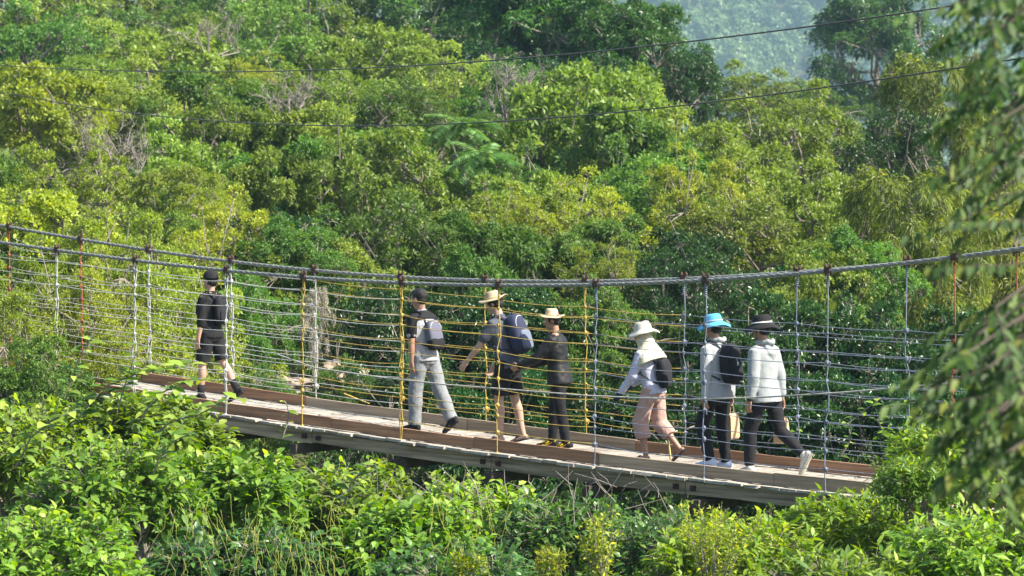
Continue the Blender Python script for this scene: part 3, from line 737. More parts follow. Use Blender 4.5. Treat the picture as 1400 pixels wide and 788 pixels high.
for i in range(NR):
    rail(-1, i, NU[0:2], 'greyr'); rail(-1, i, NU[1:6], 'white'); rail(-1, i, NU[5:8], 'yellow'); rail(-1, i, NU[7:], 'blue')
    rail(1, i, FU[0:3], 'greyr'); rail(1, i, FU[2:5], 'white'); rail(1, i, FU[4:9], 'yellow'); rail(1, i, FU[8:], 'blue')
mb = MB(); pts = []
for px, py in [(380, 485), (430, 503), (520, 516), (609, 526), (700, 533), (800, 541), (890, 545), (960, 546), (1050, 543), (1150, 537), (1300, 524), (1420, 512)]:
    q = unp(px, py, -.86); pts.append(Bp(q[0], -.86, q[1]))
mb.tube(pts, .009, 6, side=(0, 0, 1)); bpart(mb, 'slack_rope', M['greyr'], True, label='thick grey rope slung loosely across the net')
mb = MB(); q0 = unp(505, 552, .8); q1 = unp(550, 532, .8); mb.tube([Bp(q0[0], .8, q0[1]), Bp(q1[0], -.8+.5, q1[1])], .008, 5); bpart(mb, 'slack_rope', M['yellow'])

# overhead wires
def wire(label, pts, Z0, Z1):
    P = []
    n = 60; xs = [p[0] for p in pts]; co = np.polyfit(xs, [p[1] for p in pts], 3)
    for i in range(n+1):
        px = xs[0]+(xs[-1]-xs[0])*i/n; Z = 1/((1-i/n)/Z0+(i/n)/Z1); P.append(pix(px, float(np.polyval(co, px)), Z))
    mb = MB(); mb.tube(P, .008, 6, cap=False, side=(0, 0, 1)); o = mb.build('overhead_wire', M['wire'], None, True); tag(o, label, 'wire')
wire('upper dark wire crossing from the left above the crowns to the top right', [(-60, 85), (170, 98), (450, 99), (700, 77), (900, 62), (1135, 35), (1350, 3), (1460, -18)], 60, 24)
wire('lower dark wire crossing the crowns below the first wire', [(-60, 112), (300, 168), (480, 172), (700, 163), (920, 147), (1120, 122), (1345, 88), (1460, 70)], 60, 27)

# ------------------------------------------------------------------ people
foldtex = bpy.data.textures.new('cloth_folds', 'CLOUDS'); foldtex.noise_scale = .11; foldtex.noise_depth = 2
def rmesh(o, vox, sm=4, fold=0):
    fold *= 1.5
    m = o.modifiers.new('remesh', 'REMESH'); m.mode = 'VOXEL'; m.voxel_size = vox; m.use_smooth_shade = True
    if sm: s = o.modifiers.new('smooth', 'SMOOTH'); s.iterations = sm; s.factor = .5
    if fold:
        d = o.modifiers.new('folds', 'DISPLACE'); d.texture = foldtex; d.strength = fold; d.mid_level = .5; d.texture_coords = 'LOCAL'
def dirv(a, b, side):
    a, b = R(a), R(b); return Vector((math.sin(a)*math.cos(b), side*math.sin(b), -math.cos(a)*math.cos(b)))
def rbox(mb, c, h, Mx=None, e=.35, nu=20, nv=12):
    n0 = len(mb.v); mb.ell((0, 0, 0), (1, 1, 1), None, nu, nv)
    for i in range(n0, len(mb.v)):
        p = Vector(mb.v[i]); q = Vector([math.copysign(abs(x)**e, x) for x in p]); m_ = max(abs(x) for x in q)
        q = Vector((q.x*h[0], q.y*h[1], q.z*h[2]))
        if Mx is not None: q = Mx @ q
        mb.v[i] = tuple(q+Vector(c))
    return mb
TOR = [(-.11, .135, .10, 0), (-.03, .168, .122, -.01), (.05, .158, .112, -.005), (.14, .142, .098, 0), (.27, .16, .108, .004), (.38, .176, .112, 0), (.455, .165, .098, -.008), (.51, .115, .072, -.012), (.55, .066, .06, -.008)]
class P: pass
def person(px, s_off, H, yaw, label, lean, legs, arms, head=(0, 0), skin='skin'):
    """legs/arms: (left, right); leg=(thigh, shin, foot pitch, spread), arm=(upper fwd, upper out, fore fwd, fore out)"""
    p = P(); p.side = {}
    u = unp(px, 600, s_off)[0]
    e = empty('person', Bp(u, s_off, zd(u)), R(140)+R(yaw)); e.scale = (H/1.72,)*3; p.e = e
    tag(e, label, 'person', 'walkers crossing the footbridge')
    t = Vector((math.sin(R(lean)), 0, math.cos(R(lean)))); fw = Vector((t.z, 0, -t.x)); Y = Vector((0, 1, 0))
    hip = Vector((0, 0, 0)); J = []
    for sd_, lg in ((1, legs[0]), (-1, legs[1])):
        h = hip+Y*sd_*.092; k = h+dirv(lg[0], lg[3], sd_)*.43; a = k+dirv(lg[1], lg[3]*.3, sd_)*.41
        fp = R(lg[2]); fd = Vector((math.cos(fp), 0, -math.sin(fp))); fu = Vector((math.sin(fp), 0, math.cos(fp)))
        heel = a-fd*.055-fu*.07; toe = a+fd*.185-fu*.07
        J.append(dict(h=h, k=k, a=a, fd=fd, fu=fu, heel=heel, toe=toe, s=sd_))
    lift = -min(min(j['heel'].z, j['toe'].z) for j in J)+.008
    up = Vector((0, 0, lift)); hip = hip+up
    for j in J:
        for q in ('h', 'k', 'a', 'heel', 'toe'): j[q] = j[q]+up
    p.J = J; p.hip = hip; p.t = t; p.fw = fw
    T = lambda o, x=0, y=0: hip+t*o+fw*x+Y*y
    p.T = T
    A = []
    for sd_, ar in ((1, arms[0]), (-1, arms[1])):
        sh = T(.455, -.01, sd_*.178); el = sh+dirv(ar[0], ar[1], sd_)*.285; wr = el+dirv(ar[2], ar[3], sd_)*.25
        A.append(dict(sh=sh, el=el, wr=wr, f=(wr-el).normalized(), s=sd_))
    p.A = A
    nb = T(.55, -.01); hp = R(lean*.4+head[0])
    hc = nb+Vector((math.sin(R(lean+head[0]*.5))*.15+.012, 0, math.cos(R(lean+head[0]*.5))*.145)); p.hc = hc
    HM = Matrix.Rotation(R(head[1]), 3, 'Z') @ Matrix.Rotation(hp, 3, 'Y'); p.HM = HM
    # ---- body
    b = MB()
    b.tube([T(o, x) for o, w_, d, x in TOR[1:]], [(w_*.92, d*.88) for o, w_, d, x in TOR[1:]], 20, side=Y, cap=False)
    b.tube([T(.50, -.008), nb, hc+HM@Vector((-.015, 0, -.04))], [.062, .054, .052], 12, side=Y)
    b.ell(hc+HM@Vector((-.014, 0, .022)), (.098, .077, .098), HM, 20, 14)
    b.ell(hc+HM@Vector((.028, 0, -.045)), (.062, .056, .072), HM, 16, 12)
    b.ell(hc+HM@Vector((.062, 0, -.095)), (.026, .028, .02), HM)
    b.tube([hc+HM@Vector((.078, 0, .015)), hc+HM@Vector((.106, 0, -.028))], [.009, .014], 8)
    b.ell(hc+HM@Vector((.082, 0, .03)), (.012, .045, .012), HM)
    b.ell(hc+HM@Vector((.086, 0, -.065)), (.010, .022, .011), HM)
    for sy in (1, -1): b.ell(hc+HM@Vector((-.006, sy*.079, -.012)), (.019, .010, .031), HM)
    for a in A:
        m1 = a['sh'].lerp(a['el'], .5); m2 = a['el'].lerp(a['wr'], .3)
        b.tube([a['sh'], m1, a['el'], m2, a['wr']], [.05, .046, .039, .041, .027], 12)
        f = a['f']; side_ = Vector((1, 0, 0))-f*f.x
        if side_.length < .3: side_ = Vector((0, 0, 1))-f*f.z
        side_.normalize(); nn = f.cross(side_)*(-a['s']) # side_: thumb side (forward); nn towards body
        if nn.y*a['s'] > 0: nn = -nn
        w0 = a['wr']; b.tube([w0-f*.01, w0+f*.035, w0+f*.085], [(.026, .018), (.038, .015), (.040, .013)], 10, side=side_)
        for q, (off, ln) in enumerate(((.030, .072), (.010, .080), (-.011, .074), (-.031, .058))):
            st = w0+f*.085+side_*off; cu = .25+.1*q
            m_ = st+(f*.92+nn*cu).normalized()*ln*.5; en = m_+(f*.62+nn*(cu+.6)).normalized()*ln*.5
            b.tube([st, m_, en], [.0098, .009, .0078], 8)
        st = w0+f*.03+side_*.032; m_ = st+(f*.6+side_*.75+nn*.2).normalized()*.038; en = m_+(f*.95+side_*.15+nn*.3).normalized()*.032
        b.tube([st, m_, en], [.013, .011, .009], 8)
        a['hand'] = w0+f*.11+nn*.02
    for j in J:
        th = j['h'].lerp(j['k'], .45); c1 = j['k'].lerp(j['a'], .3)+Vector((-.012, 0, 0)); c2 = j['k'].lerp(j['a'], .7)
        b.tube([j['h'], th, j['k'], c1, c2, j['a']], [.082, .073, .054, .056, .041, .035], 14)
        b.tube([j['a']-j['fd']*.03-j['fu']*.04, j['a']+j['fd']*.07-j['fu']*.043, j['a']+j['fd']*.17-j['fu']*.052], [(.034, .028), (.042, .024), (.036, .014)], 12, side=Y)
    o = b.build('body', M[skin], e); rmesh(o, .0085, 2); p.body = o
    for sy in (1, -1):
        ey = MB(); ey.ell(hc+HM@Vector((.080, sy*.03, .008)), (.010, .014, .008), HM, 8, 6); ey.build('eye', M['eye'], o, True)
        ir = MB(); ir.ell(hc+HM@Vector((.0885, sy*.03, .008)), (.003, .006, .006), HM, 8, 6); ir.build('pupil', M['hair'], o, True)
    mo = MB(); mo.ell(hc+HM@Vector((.093, 0, -.065)), (.005, .021, .006), HM, 10, 6); mo.build('mouth', M['lip'], o, True)
    return p
def top(p, mat, sleeve, hem=-.08, loose=.016, name='shirt', fold=.012, cuff=None, hood=False, yoke=None, flare=0):
    b = MB(); T = p.T; Y = Vector((0, 1, 0))
    rings = [(o, w_, d, x) for o, w_, d, x in TOR if o > hem+.02 and o < .54]
    rings = [(hem, .168+flare, .122+flare, -.008)]+rings
    b.tube([T(o, x) for o, w_, d, x in rings], [(w_+loose, d+loose) for o, w_, d, x in rings[:-1]]+[(.095, .072)], 24, side=Y, cap=False)
    for a in p.A:
        L = sleeve*.535; pts = [a['sh']-Vector((0, a['s']*.03, 0)), a['sh']]; rr = [.058+loose*.6, .056+loose*.7]
        for fr in (.5, 1.0):
            if L >= .285*fr: pts.append(a['sh'].lerp(a['el'], fr)); rr.append(.050+loose*(.9 if fr < 1 else .8)-.004*fr)
        if L < .285: pts.append(a['sh'].lerp(a['el'], L/.285)); rr.append(.050+loose*.9)
        else:
            for fr in (.4, .8, 1):
                if L-.285 >= .25*fr-.001 or fr == .4: pts.append(a['el'].lerp(a['wr'], min(fr, (L-.285)/.25))); rr.append(.043+loose*.7-.008*fr)
        b.tube(pts, rr, 14, cap=True)
    if hood:
        b.tube([T(.545, -.06, .07), T(.56, -.10, .05), T(.53, -.125, 0), T(.56, -.10, -.05), T(.545, -.06, -.07)], [.022, .03, .036, .03, .022], 12)
        b.tube([T(.50, -.09), T(.42, -.125), T(.37, -.125)], [(.09, .03), (.08, .035), (.03, .02)], 12, side=Y)
        b.tube([T(.52, 0), T(.575, -.005)], [(.09, .08), (.075, .072)], 14, side=Y, cap=False)
    else:
        b.tube([T(.515, -.01), T(.56, -.008)], [(.078, .07), (.062, .06)], 14, side=Y, cap=False)
    o = b.build(name, M[mat], p.e); rmesh(o, .010, 3, fold)
    if cuff:
        for a in p.A:
            c = MB(); c.tube([a['el'].lerp(a['wr'], .93), a['el'].lerp(a['wr'], 1.0)], .036, 12); c.build('cuff', M[cuff], o, True)
    return o
def pants(p, mat, end, loose=.014, name='trousers', wide=0, fold=.014, cuffr=None):
    """end: 0..1 along the thigh, 1..2 along the shin"""
    b = MB(); Y = Vector((0, 1, 0)); T = p.T
    rings = [(-.125, .12, .09, 0), (-.09, .155, .11, 0), (-.03, .17, .122, -.012), (.05, .16, .115, -.005), (.10, .15, .108, 0)]
    b.tube([T(o, x) for o, w_, d, x in rings], [(w_+loose*.7, d+loose*.7) for o, w_, d, x in rings], 20, side=Y, cap=False)
    b.ell(T(-.10), (.10, .15, .08))
    for j in p.J:
        pts = [j['h']+Vector((0, 0, .02)), j['h'].lerp(j['k'], .35)]; rr = [.092+loose*.6, .084+loose]
        if end <= 1: pts.append(j['h'].lerp(j['k'], end)); rr.append(.072+loose+wide)
        else:
            pts += [j['h'].lerp(j['k'], .75), j['k']]; rr += [.068+loose+wide*.5, .062+loose+wide]
            for f in (.35, .7, 1):
                if end-1 >= f-.001: pts.append(j['k'].lerp(j['a'], f)+Vector((-.008*(1-f), 0, 0))); rr.append((.058, .050, .046)[(0.35, .7, 1).index(f)]+loose+wide)
            if end-1 < 1: pts.append(j['k'].lerp(j['a'], end-1)); rr.append((cuffr or .045)+loose*.5)
            elif cuffr: rr[-1] = cuffr
        b.tube(pts, rr, 16, cap=False)
    o = b.build(name, M[mat], p.e); rmesh(o, .010, 3, fold); return o
def shoes(p, mat, sole='sole', high=.05, sock=None, sandal=False, laces=None):
    Y = Vector((0, 1, 0))
    for j in p.J:
        a, fd, fu = j['a'], j['fd'], j['fu']
        q = lambda x, z, y=0: a+fd*x+fu*z+Y*y
        if sandal:
            s_ = MB(); s_.tube([q(-.06, -.065), q(.05, -.066), q(.13, -.066), q(.20, -.066)], [(.036, .012), (.034, .012), (.046, .011), (.030, .010)], 12, side=Y)
            o = s_.build('sandal', M[mat], p.e, True)
            st = MB(); st.tube([q(.09, -.058, .05), q(.08, -.02, .03), q(.08, -.012, 0), q(.08, -.02, -.03), q(.09, -.058, -.05)], [(.014, .004)]*5, 6, side=fd); st.build('strap', M[mat], o, True); continue
        s_ = MB(); s_.tube([q(-.055, -.03), q(-.01, -.022), q(.06, -.03), q(.12, -.042), q(.19, -.05)], [(.036, .040), (.043, .046), (.046, .038), (.048, .028), (.036, .020)], 14, side=Y)
        s_.tube([q(-.01, -.02), q(-.012, high-.02)], [.044, .046], 12, cap=False)
        o = s_.build('shoe', M[mat], p.e, True)
        so = MB(); so.tube([q(-.065, -.066), q(.04, -.066), q(.13, -.066), q(.205, -.062)], [(.038, .014), (.036, .013), (.050, .013), (.034, .011)], 14, side=Y); so.build('sole', M[sole], o, True)
        if laces:
            l_ = MB()
            for k in range(4): l_.tube([q(.05+k*.022, .008-k*.010, -.032), q(.055+k*.022, .016-k*.010, 0), q(.05+k*.022, .008-k*.010, .032)], .0085, 6)
            l_.tube([q(-.05, .01, .03), q(.04, -.03, .046), q(.12, -.05, .046)], .007, 6); l_.tube([q(.05, .02, 0), q(.03, .0, .05), q(.07, -.02, .05)], .006, 6)
            l_.build('laces', M[laces], o, True)
        if sock:
            k_ = MB(); k_.tube([j['a']+fu*.0, j['a'].lerp(j['k'], .36)], [.045, .052], 14, cap=False); k_.build('sock', M[sock], p.e, True)
def hat(p, mat, kind, tilt=0, band=None, off=(0, 0, 0), sc_=1.0, cord=False):
    sc_ *= 1.08; Mx = p.HM @ Matrix.Rotation(R(tilt), 3, 'Y'); c = p.hc+p.HM@(Vector((-.014, 0, .055))+Vector(off))
    b = MB()
    if kind == 'bucket':
        prof = [(.001, .088), (.05, .087), (.078, .078), (.088, .055), (.098, .01), (.103, -.005), (.125, -.016), (.155, -.035), (.175, -.052), (.172, -.058), (.12, -.024), (.099, -.01)]
        wv = lambda a, r: (.010*math.sin(a*3+1)+.006*math.sin(a*5)) * max(0, (r-.10)/.07)
    elif kind == 'straw':
        prof = [(.001, .085), (.035, .092), (.07, .095), (.086, .07), (.096, .01), (.102, 0), (.13, .002), (.165, .0), (.195, -.012), (.196, -.017), (.13, -.004), (.098, -.006)]
        wv = lambda a, r: (.022*math.cos(a*2)+.006*math.sin(a*5))*max(0, (r-.10)/.09)
    elif kind == 'cap':
        prof = [(.001, .078), (.04, .075), (.075, .055), (.092, .02), (.098, -.015), (.1, -.03), (.096, -.028)]; wv = None
    b.lathe([(r*sc_, z*sc_) for r, z in prof], c, 36, Mx, wv)
    o = b.build('hat' if kind != 'cap' else 'cap', M[mat], p.e, True)
    if kind == 'cap':
        v = MB(); v.tube([c+Mx@Vector((.07, 0, -.012)), c+Mx@Vector((.125, 0, -.022)), c+Mx@Vector((.155, 0, -.036))], [(.07, .006), (.062, .005), (.04, .004)], 14, side=(0, 1, 0)); v.build('visor', M[mat], o, True)
    if band:
        k = MB(); k.lathe([(.1005*sc_, .004), (.1035*sc_, .004), (.101*sc_, .020), (.097*sc_, .020)], c, 36, Mx); k.build('hat_band', M[band], o, True)
    if cord:
        for sy in (1, -1):
            k = MB(); k.tube([c+Mx@Vector((0, sy*.10, -.01)), p.hc+p.HM@Vector((.02, sy*.082, -.04)), p.hc+p.HM@Vector((.05, sy*.045, -.12))], .004, 5); k.build('chin_cord', M['hair'], o, True)
    return o
def hair(p, long_=0):
    q = .90 if long_ else 1
    b = MB(); b.ell(p.hc+p.HM@Vector((-.024 if not long_ else -.02, 0, .034 if not long_ else .018)), (.102*q, .086, .098*q), p.HM, 20, 14); b.ell(p.hc+p.HM@Vector((-.045, 0, -.022)), (.066, .074, .062), p.HM)
    if not long_: b.ell(p.hc+p.HM@Vector((.02, 0, .075)), (.07, .07, .05), p.HM)
    o = b.build('hair', M['hair'], p.e); rmesh(o, .008, 1, .01)
def pack(p, label, mat, hw=.14, hh=.2, hd=.07, z=.30, pocket=None, strapm=None, handle=True, tag_=False, droop=0, top_=None, lowm=None):
    e = empty('backpack', p.e.location, p.e.rotation_euler.z); e.scale = p.e.scale; e.location = p.e.location
    tag(e, label, 'backpack')
    T = p.T; lean = math.atan2(p.t.x, p.t.z); Mx = Matrix.Rotation(lean+R(droop), 3, 'Y'); c = T(z, -.125-hd)
    b = rbox(MB(), c, (hd, hw, hh), Mx, .62, 28, 18); o = b.build('pack_body', M[mat], e, True)
    d = o.modifiers.new('folds', 'DISPLACE'); d.texture = foldtex; d.strength = .018; d.texture_coords = 'LOCAL'
    if pocket: rbox(MB(), c+Mx@Vector((-hd*.95, 0, -hh*.35)), (hd*.35, hw*.75, hh*.48), Mx, .45).build('front_pocket', M[pocket], e, True)
    if lowm: rbox(MB(), c+Mx@Vector((-.004, 0, -hh*.62)), (hd*1.03, hw*1.03, hh*.42), Mx, .5).build('lower_panel', M[lowm], e, True)
    z_ = MB(); z_.tube([c+Mx@Vector((-hd*.75, hw*math.cos(a)*.86, hh*.35+hh*.52*math.sin(a))) for a in [math.pi*k/10 for k in range(11)]], .0045, 6); z_.build('zip', M['steel_bits' if mat != 'charcoal_pack' else 'black_cloth'], e, True)
    sm = M[strapm or mat]
    for sy in (1, -1):
        s_ = MB(); s_.tube([T(z+hh*.8, -.12, sy*.06), T(.52, -.075, sy*.085), T(.555, -.01, sy*.095), T(.50, .085, sy*.10), T(.38, .142, sy*.11), T(.26, .125, sy*.145), T(.20, .03, sy*.178), T(max(.06, z-hh*.7), -.12, sy*hw*.8)], [(.017, .008)]*8, 8, side=(0, 1, 0))
        s_.build('shoulder_strap', sm, e, True)
    if handle:
        h_ = MB(); q = c+Mx@Vector((hd*.4, 0, hh)); h_.tube([q+Vector((0, .035, -.01)), q+Vector((0, .03, .025)), q+Vector((0, -.03, .025)), q+Vector((0, -.035, -.01))], .008, 6); h_.build('top_handle', sm, e, True)
    if tag_:
        g = MB(); g.ell(c+Mx@Vector((-hd*1.32, .01, -.0)), (.006, .016, .024), Mx); g.tube([c+Mx@Vector((-hd*1.3, .01, .02)), c+Mx@Vector((-hd*1.1, .01, .06))], .003, 4); g.build('keyring_tag', M['band_white'], e, True)
    return e

def paper_bag(p, hand, label, off=(0, 0, 0)):
    w_ = p.e.matrix_basis @ p.A[hand]['hand']
    e = empty('paper_bag', w_+Vector(off)-Vector((0, 0, .40)), p.e.rotation_euler.z); tag(e, label, 'paper bag')
    b = MB(); v = []
    for z, sx, sy in ((0, .045, .075), (.02, .052, .085), (.15, .05, .085), (.25, .04, .08), (.29, .018, .078)):
        v += [(-sx, -sy, z), (sx, -sy, z), (sx*1.05, 0, z), (sx, sy, z), (-sx, sy, z), (-sx*.95, 0, z+.005)]
    f = [tuple(range(5, -1, -1))]
    for i in range(4):
        for k in range(6): f.append((i*6+k, i*6+(k+1) % 6, (i+1)*6+(k+1) % 6, (i+1)*6+k))
    f.append(tuple(range(24, 30))); b.add(v, f); b.build('bag_body', M['paper_bag'], e)
    h_ = MB(); h_.tube([(0, -.04, .28), (0, -.03, .37), (0, 0, .395), (0, .03, .37), (0, .04, .28)], .004, 5); h_.build('bag_handle', M['paper_bag'], e, True)

# 1 leading walker, all black, cap
p = person(289, -.05, 1.73, 8, 'leading walker in black cap, black shirt, black shorts and black socks at far left', 1, ((9, 3, 0, 2), (-17, -32, 32, 3)), ((0, 7, 9, 3), (8, 8, 25, 0)), skin='skinp')
top(p, 'black_cloth', .66, -.06); pants(p, 'black_shorts', .88, .018, 'shorts', wide=.012); shoes(p, 'dark_shoe', 'dark_shoe', sock='sock'); hair(p, 1); hat(p, 'black_cloth', 'cap')
pack(p, 'black backpack on the leading walker in the black cap', 'charcoal_pack', .12, .19, .055, .30, 'charcoal_pack')
# 2 grey T-shirt, pale jeans, drawstring bag
p = person(581, -.05, 1.77, 0, 'bareheaded dark haired walker in pale grey shirt with black shoulders and light grey jeans', 7, ((8, 1, 0, 2), (-19, -28, 38, 2)), ((-3, 6, -1, 0), (8, 6, 20, 0)), (9, 4))
o = top(p, 'grey_tee', .36, -.07)
b = MB(); b.tube([p.T(.43, -.008), p.T(.47, -.01), p.T(.515, -.012), p.T(.545, -.01)], [(.196, .118), (.186, .108), (.125, .082), (.075, .068)], 22, side=(0, 1, 0), cap=False)
for a in p.A: b.tube([a['sh']-Vector((0, a['s']*.04, -.01)), a['sh'], a['sh'].lerp(a['el'], .45), a['sh'].lerp(a['el'], .68)], [.065, .071, .068, .064], 14)
q = b.build('shoulder_yoke', M['black_cloth'], o); rmesh(q, .010, 3, .010)
pants(p, 'pale_jeans', 2.0, .018, wide=.012, cuffr=.082); shoes(p, 'dark_shoe', 'charcoal_pack'); hair(p)
pack(p, 'grey and black drawstring bag on the bareheaded walker', 'pack_grey', .115, .18, .06, .24, None, 'black_cloth', False, lowm='black_cloth', droop=6)
# 3 slate shirt, black shorts, straw hat
p = person(694, -.08, 1.83, 14, 'tall walker in wide straw hat, slate T-shirt and black shorts with left arm reaching forward', 13, ((8, -3, 0, 2), (-5, -14, 14, 3)), ((32, 8, 40, 4), (10, 6, 30, 0)), (16, 10), skin='skinp')
top(p, 'slate_tee', .36, -.07, .022); pants(p, 'black_shorts', .86, .024, 'shorts', wide=.014); shoes(p, 'sandal', sandal=True); hair(p, 1); hat(p, 'straw', 'straw', -6, 'stick', sc_=.86)
pack(p, 'large navy backpack with sunlit side coloured pale on the tall straw hatted walker', 'navy_pack', .15, .235, .085, .29, 'pack_sunlit', 'navy_pack', droop=4)  # pocket coloured paler to stand in for sun on the navy pack
# 4 black jacket
p = person(764, 0, 1.67, 24, 'shorter walker in upturned pale straw hat, black jacket, black trousers and yellow laced shoes', 6, ((-7, -10, 6, 2), (13, 3, 0, 3)), ((38, 10, 66, -4), (25, 12, 70, -12)), (12, 12))
top(p, 'black_jacket', 1.0, -.10, .030, 'jacket', .016, flare=.01); pants(p, 'black_trousers', 2.0, .011, wide=0, cuffr=.055); shoes(p, 'dark_shoe', 'sole', laces='lace_yellow'); hair(p, 1); hat(p, 'pale_straw', 'straw', -16, None, (0, 0, .008), .80)
# 5 cape woman
p = person(893, -.03, 1.61, 10, 'walker in cream bucket hat and cream neck cape with lilac sleeves and loose pink trousers', 12, ((17, -12, 0, 3), (-4, -42, 42, 3)), ((18, 10, 38, 0), (22, 10, 55, -5)), (4, 6))
top(p, 'lilac_sleeve', 1.0, -.06, .018); pants(p, 'pink_trousers', 1.5, .018, wide=.026, cuffr=.085, fold=.016); shoes(p, 'sandal', sandal=True); hair(p, 1)
b = MB(); T = p.T
b.tube([p.hc+p.HM@Vector((-.01, 0, .06)), p.hc+p.HM@Vector((-.015, 0, -.03)), T(.56, -.02), T(.50, -.025), T(.42, -.03), T(.33, -.05)], [(.09, .10), (.098, .112), (.115, .115), (.20, .135), (.245, .165), (.265, .185)], 24, side=(0, 1, 0), cap=False)
q = b.build('neck_cape', M['cream_cape'], p.e); rmesh(q, .010, 3, .018)
hat(p, 'cream_hat', 'bucket', 4, None, (0, 0, .012), 1.08)
for a in p.A:
    b = MB(); f = a['f']; b.tube([a['wr']-f*.07, a['wr'], a['wr']+f*.06, a['wr']+f*.14], [.040, .036, (.044, .026), (.036, .024)], 12); b.build('glove', M['navy_glove'], p.e, True)
pack(p, 'black backpack hanging low under the cream neck cape', 'charcoal_pack', .125, .185, .07, .17, None, 'black_cloth', droop=-6)
hd = p.e.matrix_basis @ p.A[1]['hand']; st = empty('walking_stick', hd); tag(st, 'thin pale bamboo walking stick of the cream hatted walker', 'stick')
q0 = unp(909, 568, .2); q1 = unp(917, 628, .2)
b = MB(); b.tube([Bp(q0[0], .2, q0[1])-hd, Bp(q1[0], .2, q1[1])-hd], .012, 8); b.build('shaft', M['stick'], st, True)
# 6 blue hat
p = person(981, -.02, 1.76, 0, 'walker in bright blue bucket hat and pale hooded jacket with black trousers', 5, ((19, -18, 4, 3), (2, -6, 0, 3)), ((-4, 7, 0, 2), (-10, 8, 0, 3)), (6, 5))
top(p, 'pale_hoodie', 1.0, -.10, .020, 'hooded_jacket', .009, hood=True, flare=.015); pants(p, 'black_trousers', 2.0, .010, wide=.006, cuffr=.055); shoes(p, 'blue_shoe', 'band_white'); hair(p, 1); hat(p, 'sky_hat', 'bucket', 2, 'pale_hoodie', sc_=1.02)
pack(p, 'charcoal backpack with round white tag on the blue hatted walker', 'charcoal_pack', .14, .235, .08, .27, 'charcoal_pack', tag_=True)
paper_bag(p, 1, 'brown paper bag held behind the blue hatted walker', (.02, .0, 0))
# 7 black hat
p = person(1046, -.02, 1.80, 0, 'last walker in black bucket hat and plain pale jacket with one heel raised', 4, ((16, 1, 0, 3), (-16, -50, 62, 3)), ((-3, 7, 10, 2), (-14, 8, -4, 2)), (5, 5))
top(p, 'grey_jacket', .97, -.10, .022, 'hooded_jacket', .009, hood=True, flare=.015); pants(p, 'black_trousers', 1.93, .010, wide=.004, cuffr=.05); shoes(p, 'white_shoe', 'sole'); hair(p, 1); hat(p, 'black_cloth', 'bucket', 0, 'band_white', sc_=1.05, cord=True)
b = MB(); a = p.A[0]; b.tube([a['wr']-a['f']*.03, a['wr']-a['f']*.015], .036, 12); b.build('bracelet', M['charcoal_pack'], p.e, True)
paper_bag(p, 1, 'brown paper bag held by the last walker in the black hat', (0, 0, 0))

# ------------------------------------------------------------------ foreground bushes with single leaves
LEAFM = {}
def leaf_single(key, L, W, mat, n=4, droop=.25, fold=.22, seed=1):
    out = []
    rng = np.random.default_rng(seed)
    for i in range(n):
        me = leaves('leaf', np.zeros((1, 3)), np.array([[1., 0, 0]]), np.array([[0, 0, 1.]]), np.array([L]), np.array([W]), np.array([(i+.5)/n]), fold, droop*rng.uniform(.5, 1.5), 1)
        me.materials.append(G[mat]); out.append(me)
    LEAFM[key] = out
leaf_single('bush', 1, .52, 'bush'); leaf_single('bushn', 1, .30, 'bush', seed=3); leaf_single('neem', 1, .36, 'neem', droop=.3, seed=4); leaf_single('darkl', 1, .42, 'mango', seed=5); leaf_single('redl', 1, .34, 'red', seed=6)
def ortho(a, n):
    x = Vector(a).normalized(); y = Vector(n).cross(x); y.normalize(); z = x.cross(y); return Matrix((x, y, z)).transposed()
FOL = {}
def bush_variant(key, seed, mat, leafkey, L, wr, nl=12, nst=520, k=7, zs=.8, nind=130, tip='bush', droop=.3):
    rng = np.random.default_rng(seed)
    c, r, P_, d, pick = crown_pts(rng, 1.0, zs, nl, nst, (.30, .48), -.2)
    T = nrm(d+np.array([0, 0, .4])+rng.normal(size=d.shape)*.4)
    # leaves alternate along a stem ending at each P_
    C, A, Nn = [], [], []
    n = len(P_); stem = .30
    for j in range(k):
        f = j/(k-1); ph = rng.uniform(0, 6.28, n)+j*2.4
        U = nrm(np.cross(T, nrm(rng.normal(size=(n, 3))))); 
        base = P_-T*stem*(1-f)
        a = nrm(U+T*(.25+.7*f)+np.array([0, 0, .1])); C.append(base); A.append(a); Nn.append(nrm(np.array([0, 0, 1.])+T*.4+rng.normal(size=(n, 3))*.35))
    C = np.concatenate(C); A = np.concatenate(A); Nn = np.concatenate(Nn); m_ = len(C)
    Ll = rng.uniform(*L, m_); score = C[:, 2]*1.0+rng.random(m_)*.35+np.linalg.norm(C, axis=1)*.5
    order = np.argsort(-score); rest = order[nind:]; ind = order[:nind]
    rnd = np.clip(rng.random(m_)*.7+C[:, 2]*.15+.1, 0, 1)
    me = leaves(key+'_foliage', C[rest], A[rest], Nn[rest], Ll[rest], Ll[rest]*wr, rnd[rest], .22, droop, 1); me.materials.append(G[mat])
    mb = MB(); R0 = random.Random(seed)
    for i, q in enumerate(c):
        mb.tube([(R0.uniform(-.1, .1), R0.uniform(-.1, .1), -1.6), Vector(q)*.5+Vector((0, 0, -.5)), q], [.03, .02, .012], 5)
        for j in np.where(pick == i)[0]: mb.tube([q, Vector(q).lerp(Vector(P_[j]), .5)+Vector((0, 0, .03)), P_[j]], [.008, .006, .003], 3, cap=False)
    st = mb.mesh(key+'_stems'); st.materials.append(M['bark'])
    FOL[key] = (me, st, leafkey, [(Vector(C[i]), ortho(A[i], Nn[i]).to_4x4(), float(Ll[i])) for i in ind])
bush_variant('broad', 21, 'bush', 'bush', (.08, .18), .52, nst=700)
bush_variant('broad2', 22, 'bush', 'bush', (.06, .15), .55, nl=18, nst=800)
bush_variant('narrow', 23, 'bush', 'bushn', (.09, .19), .30, nl=16, nst=600, k=8)
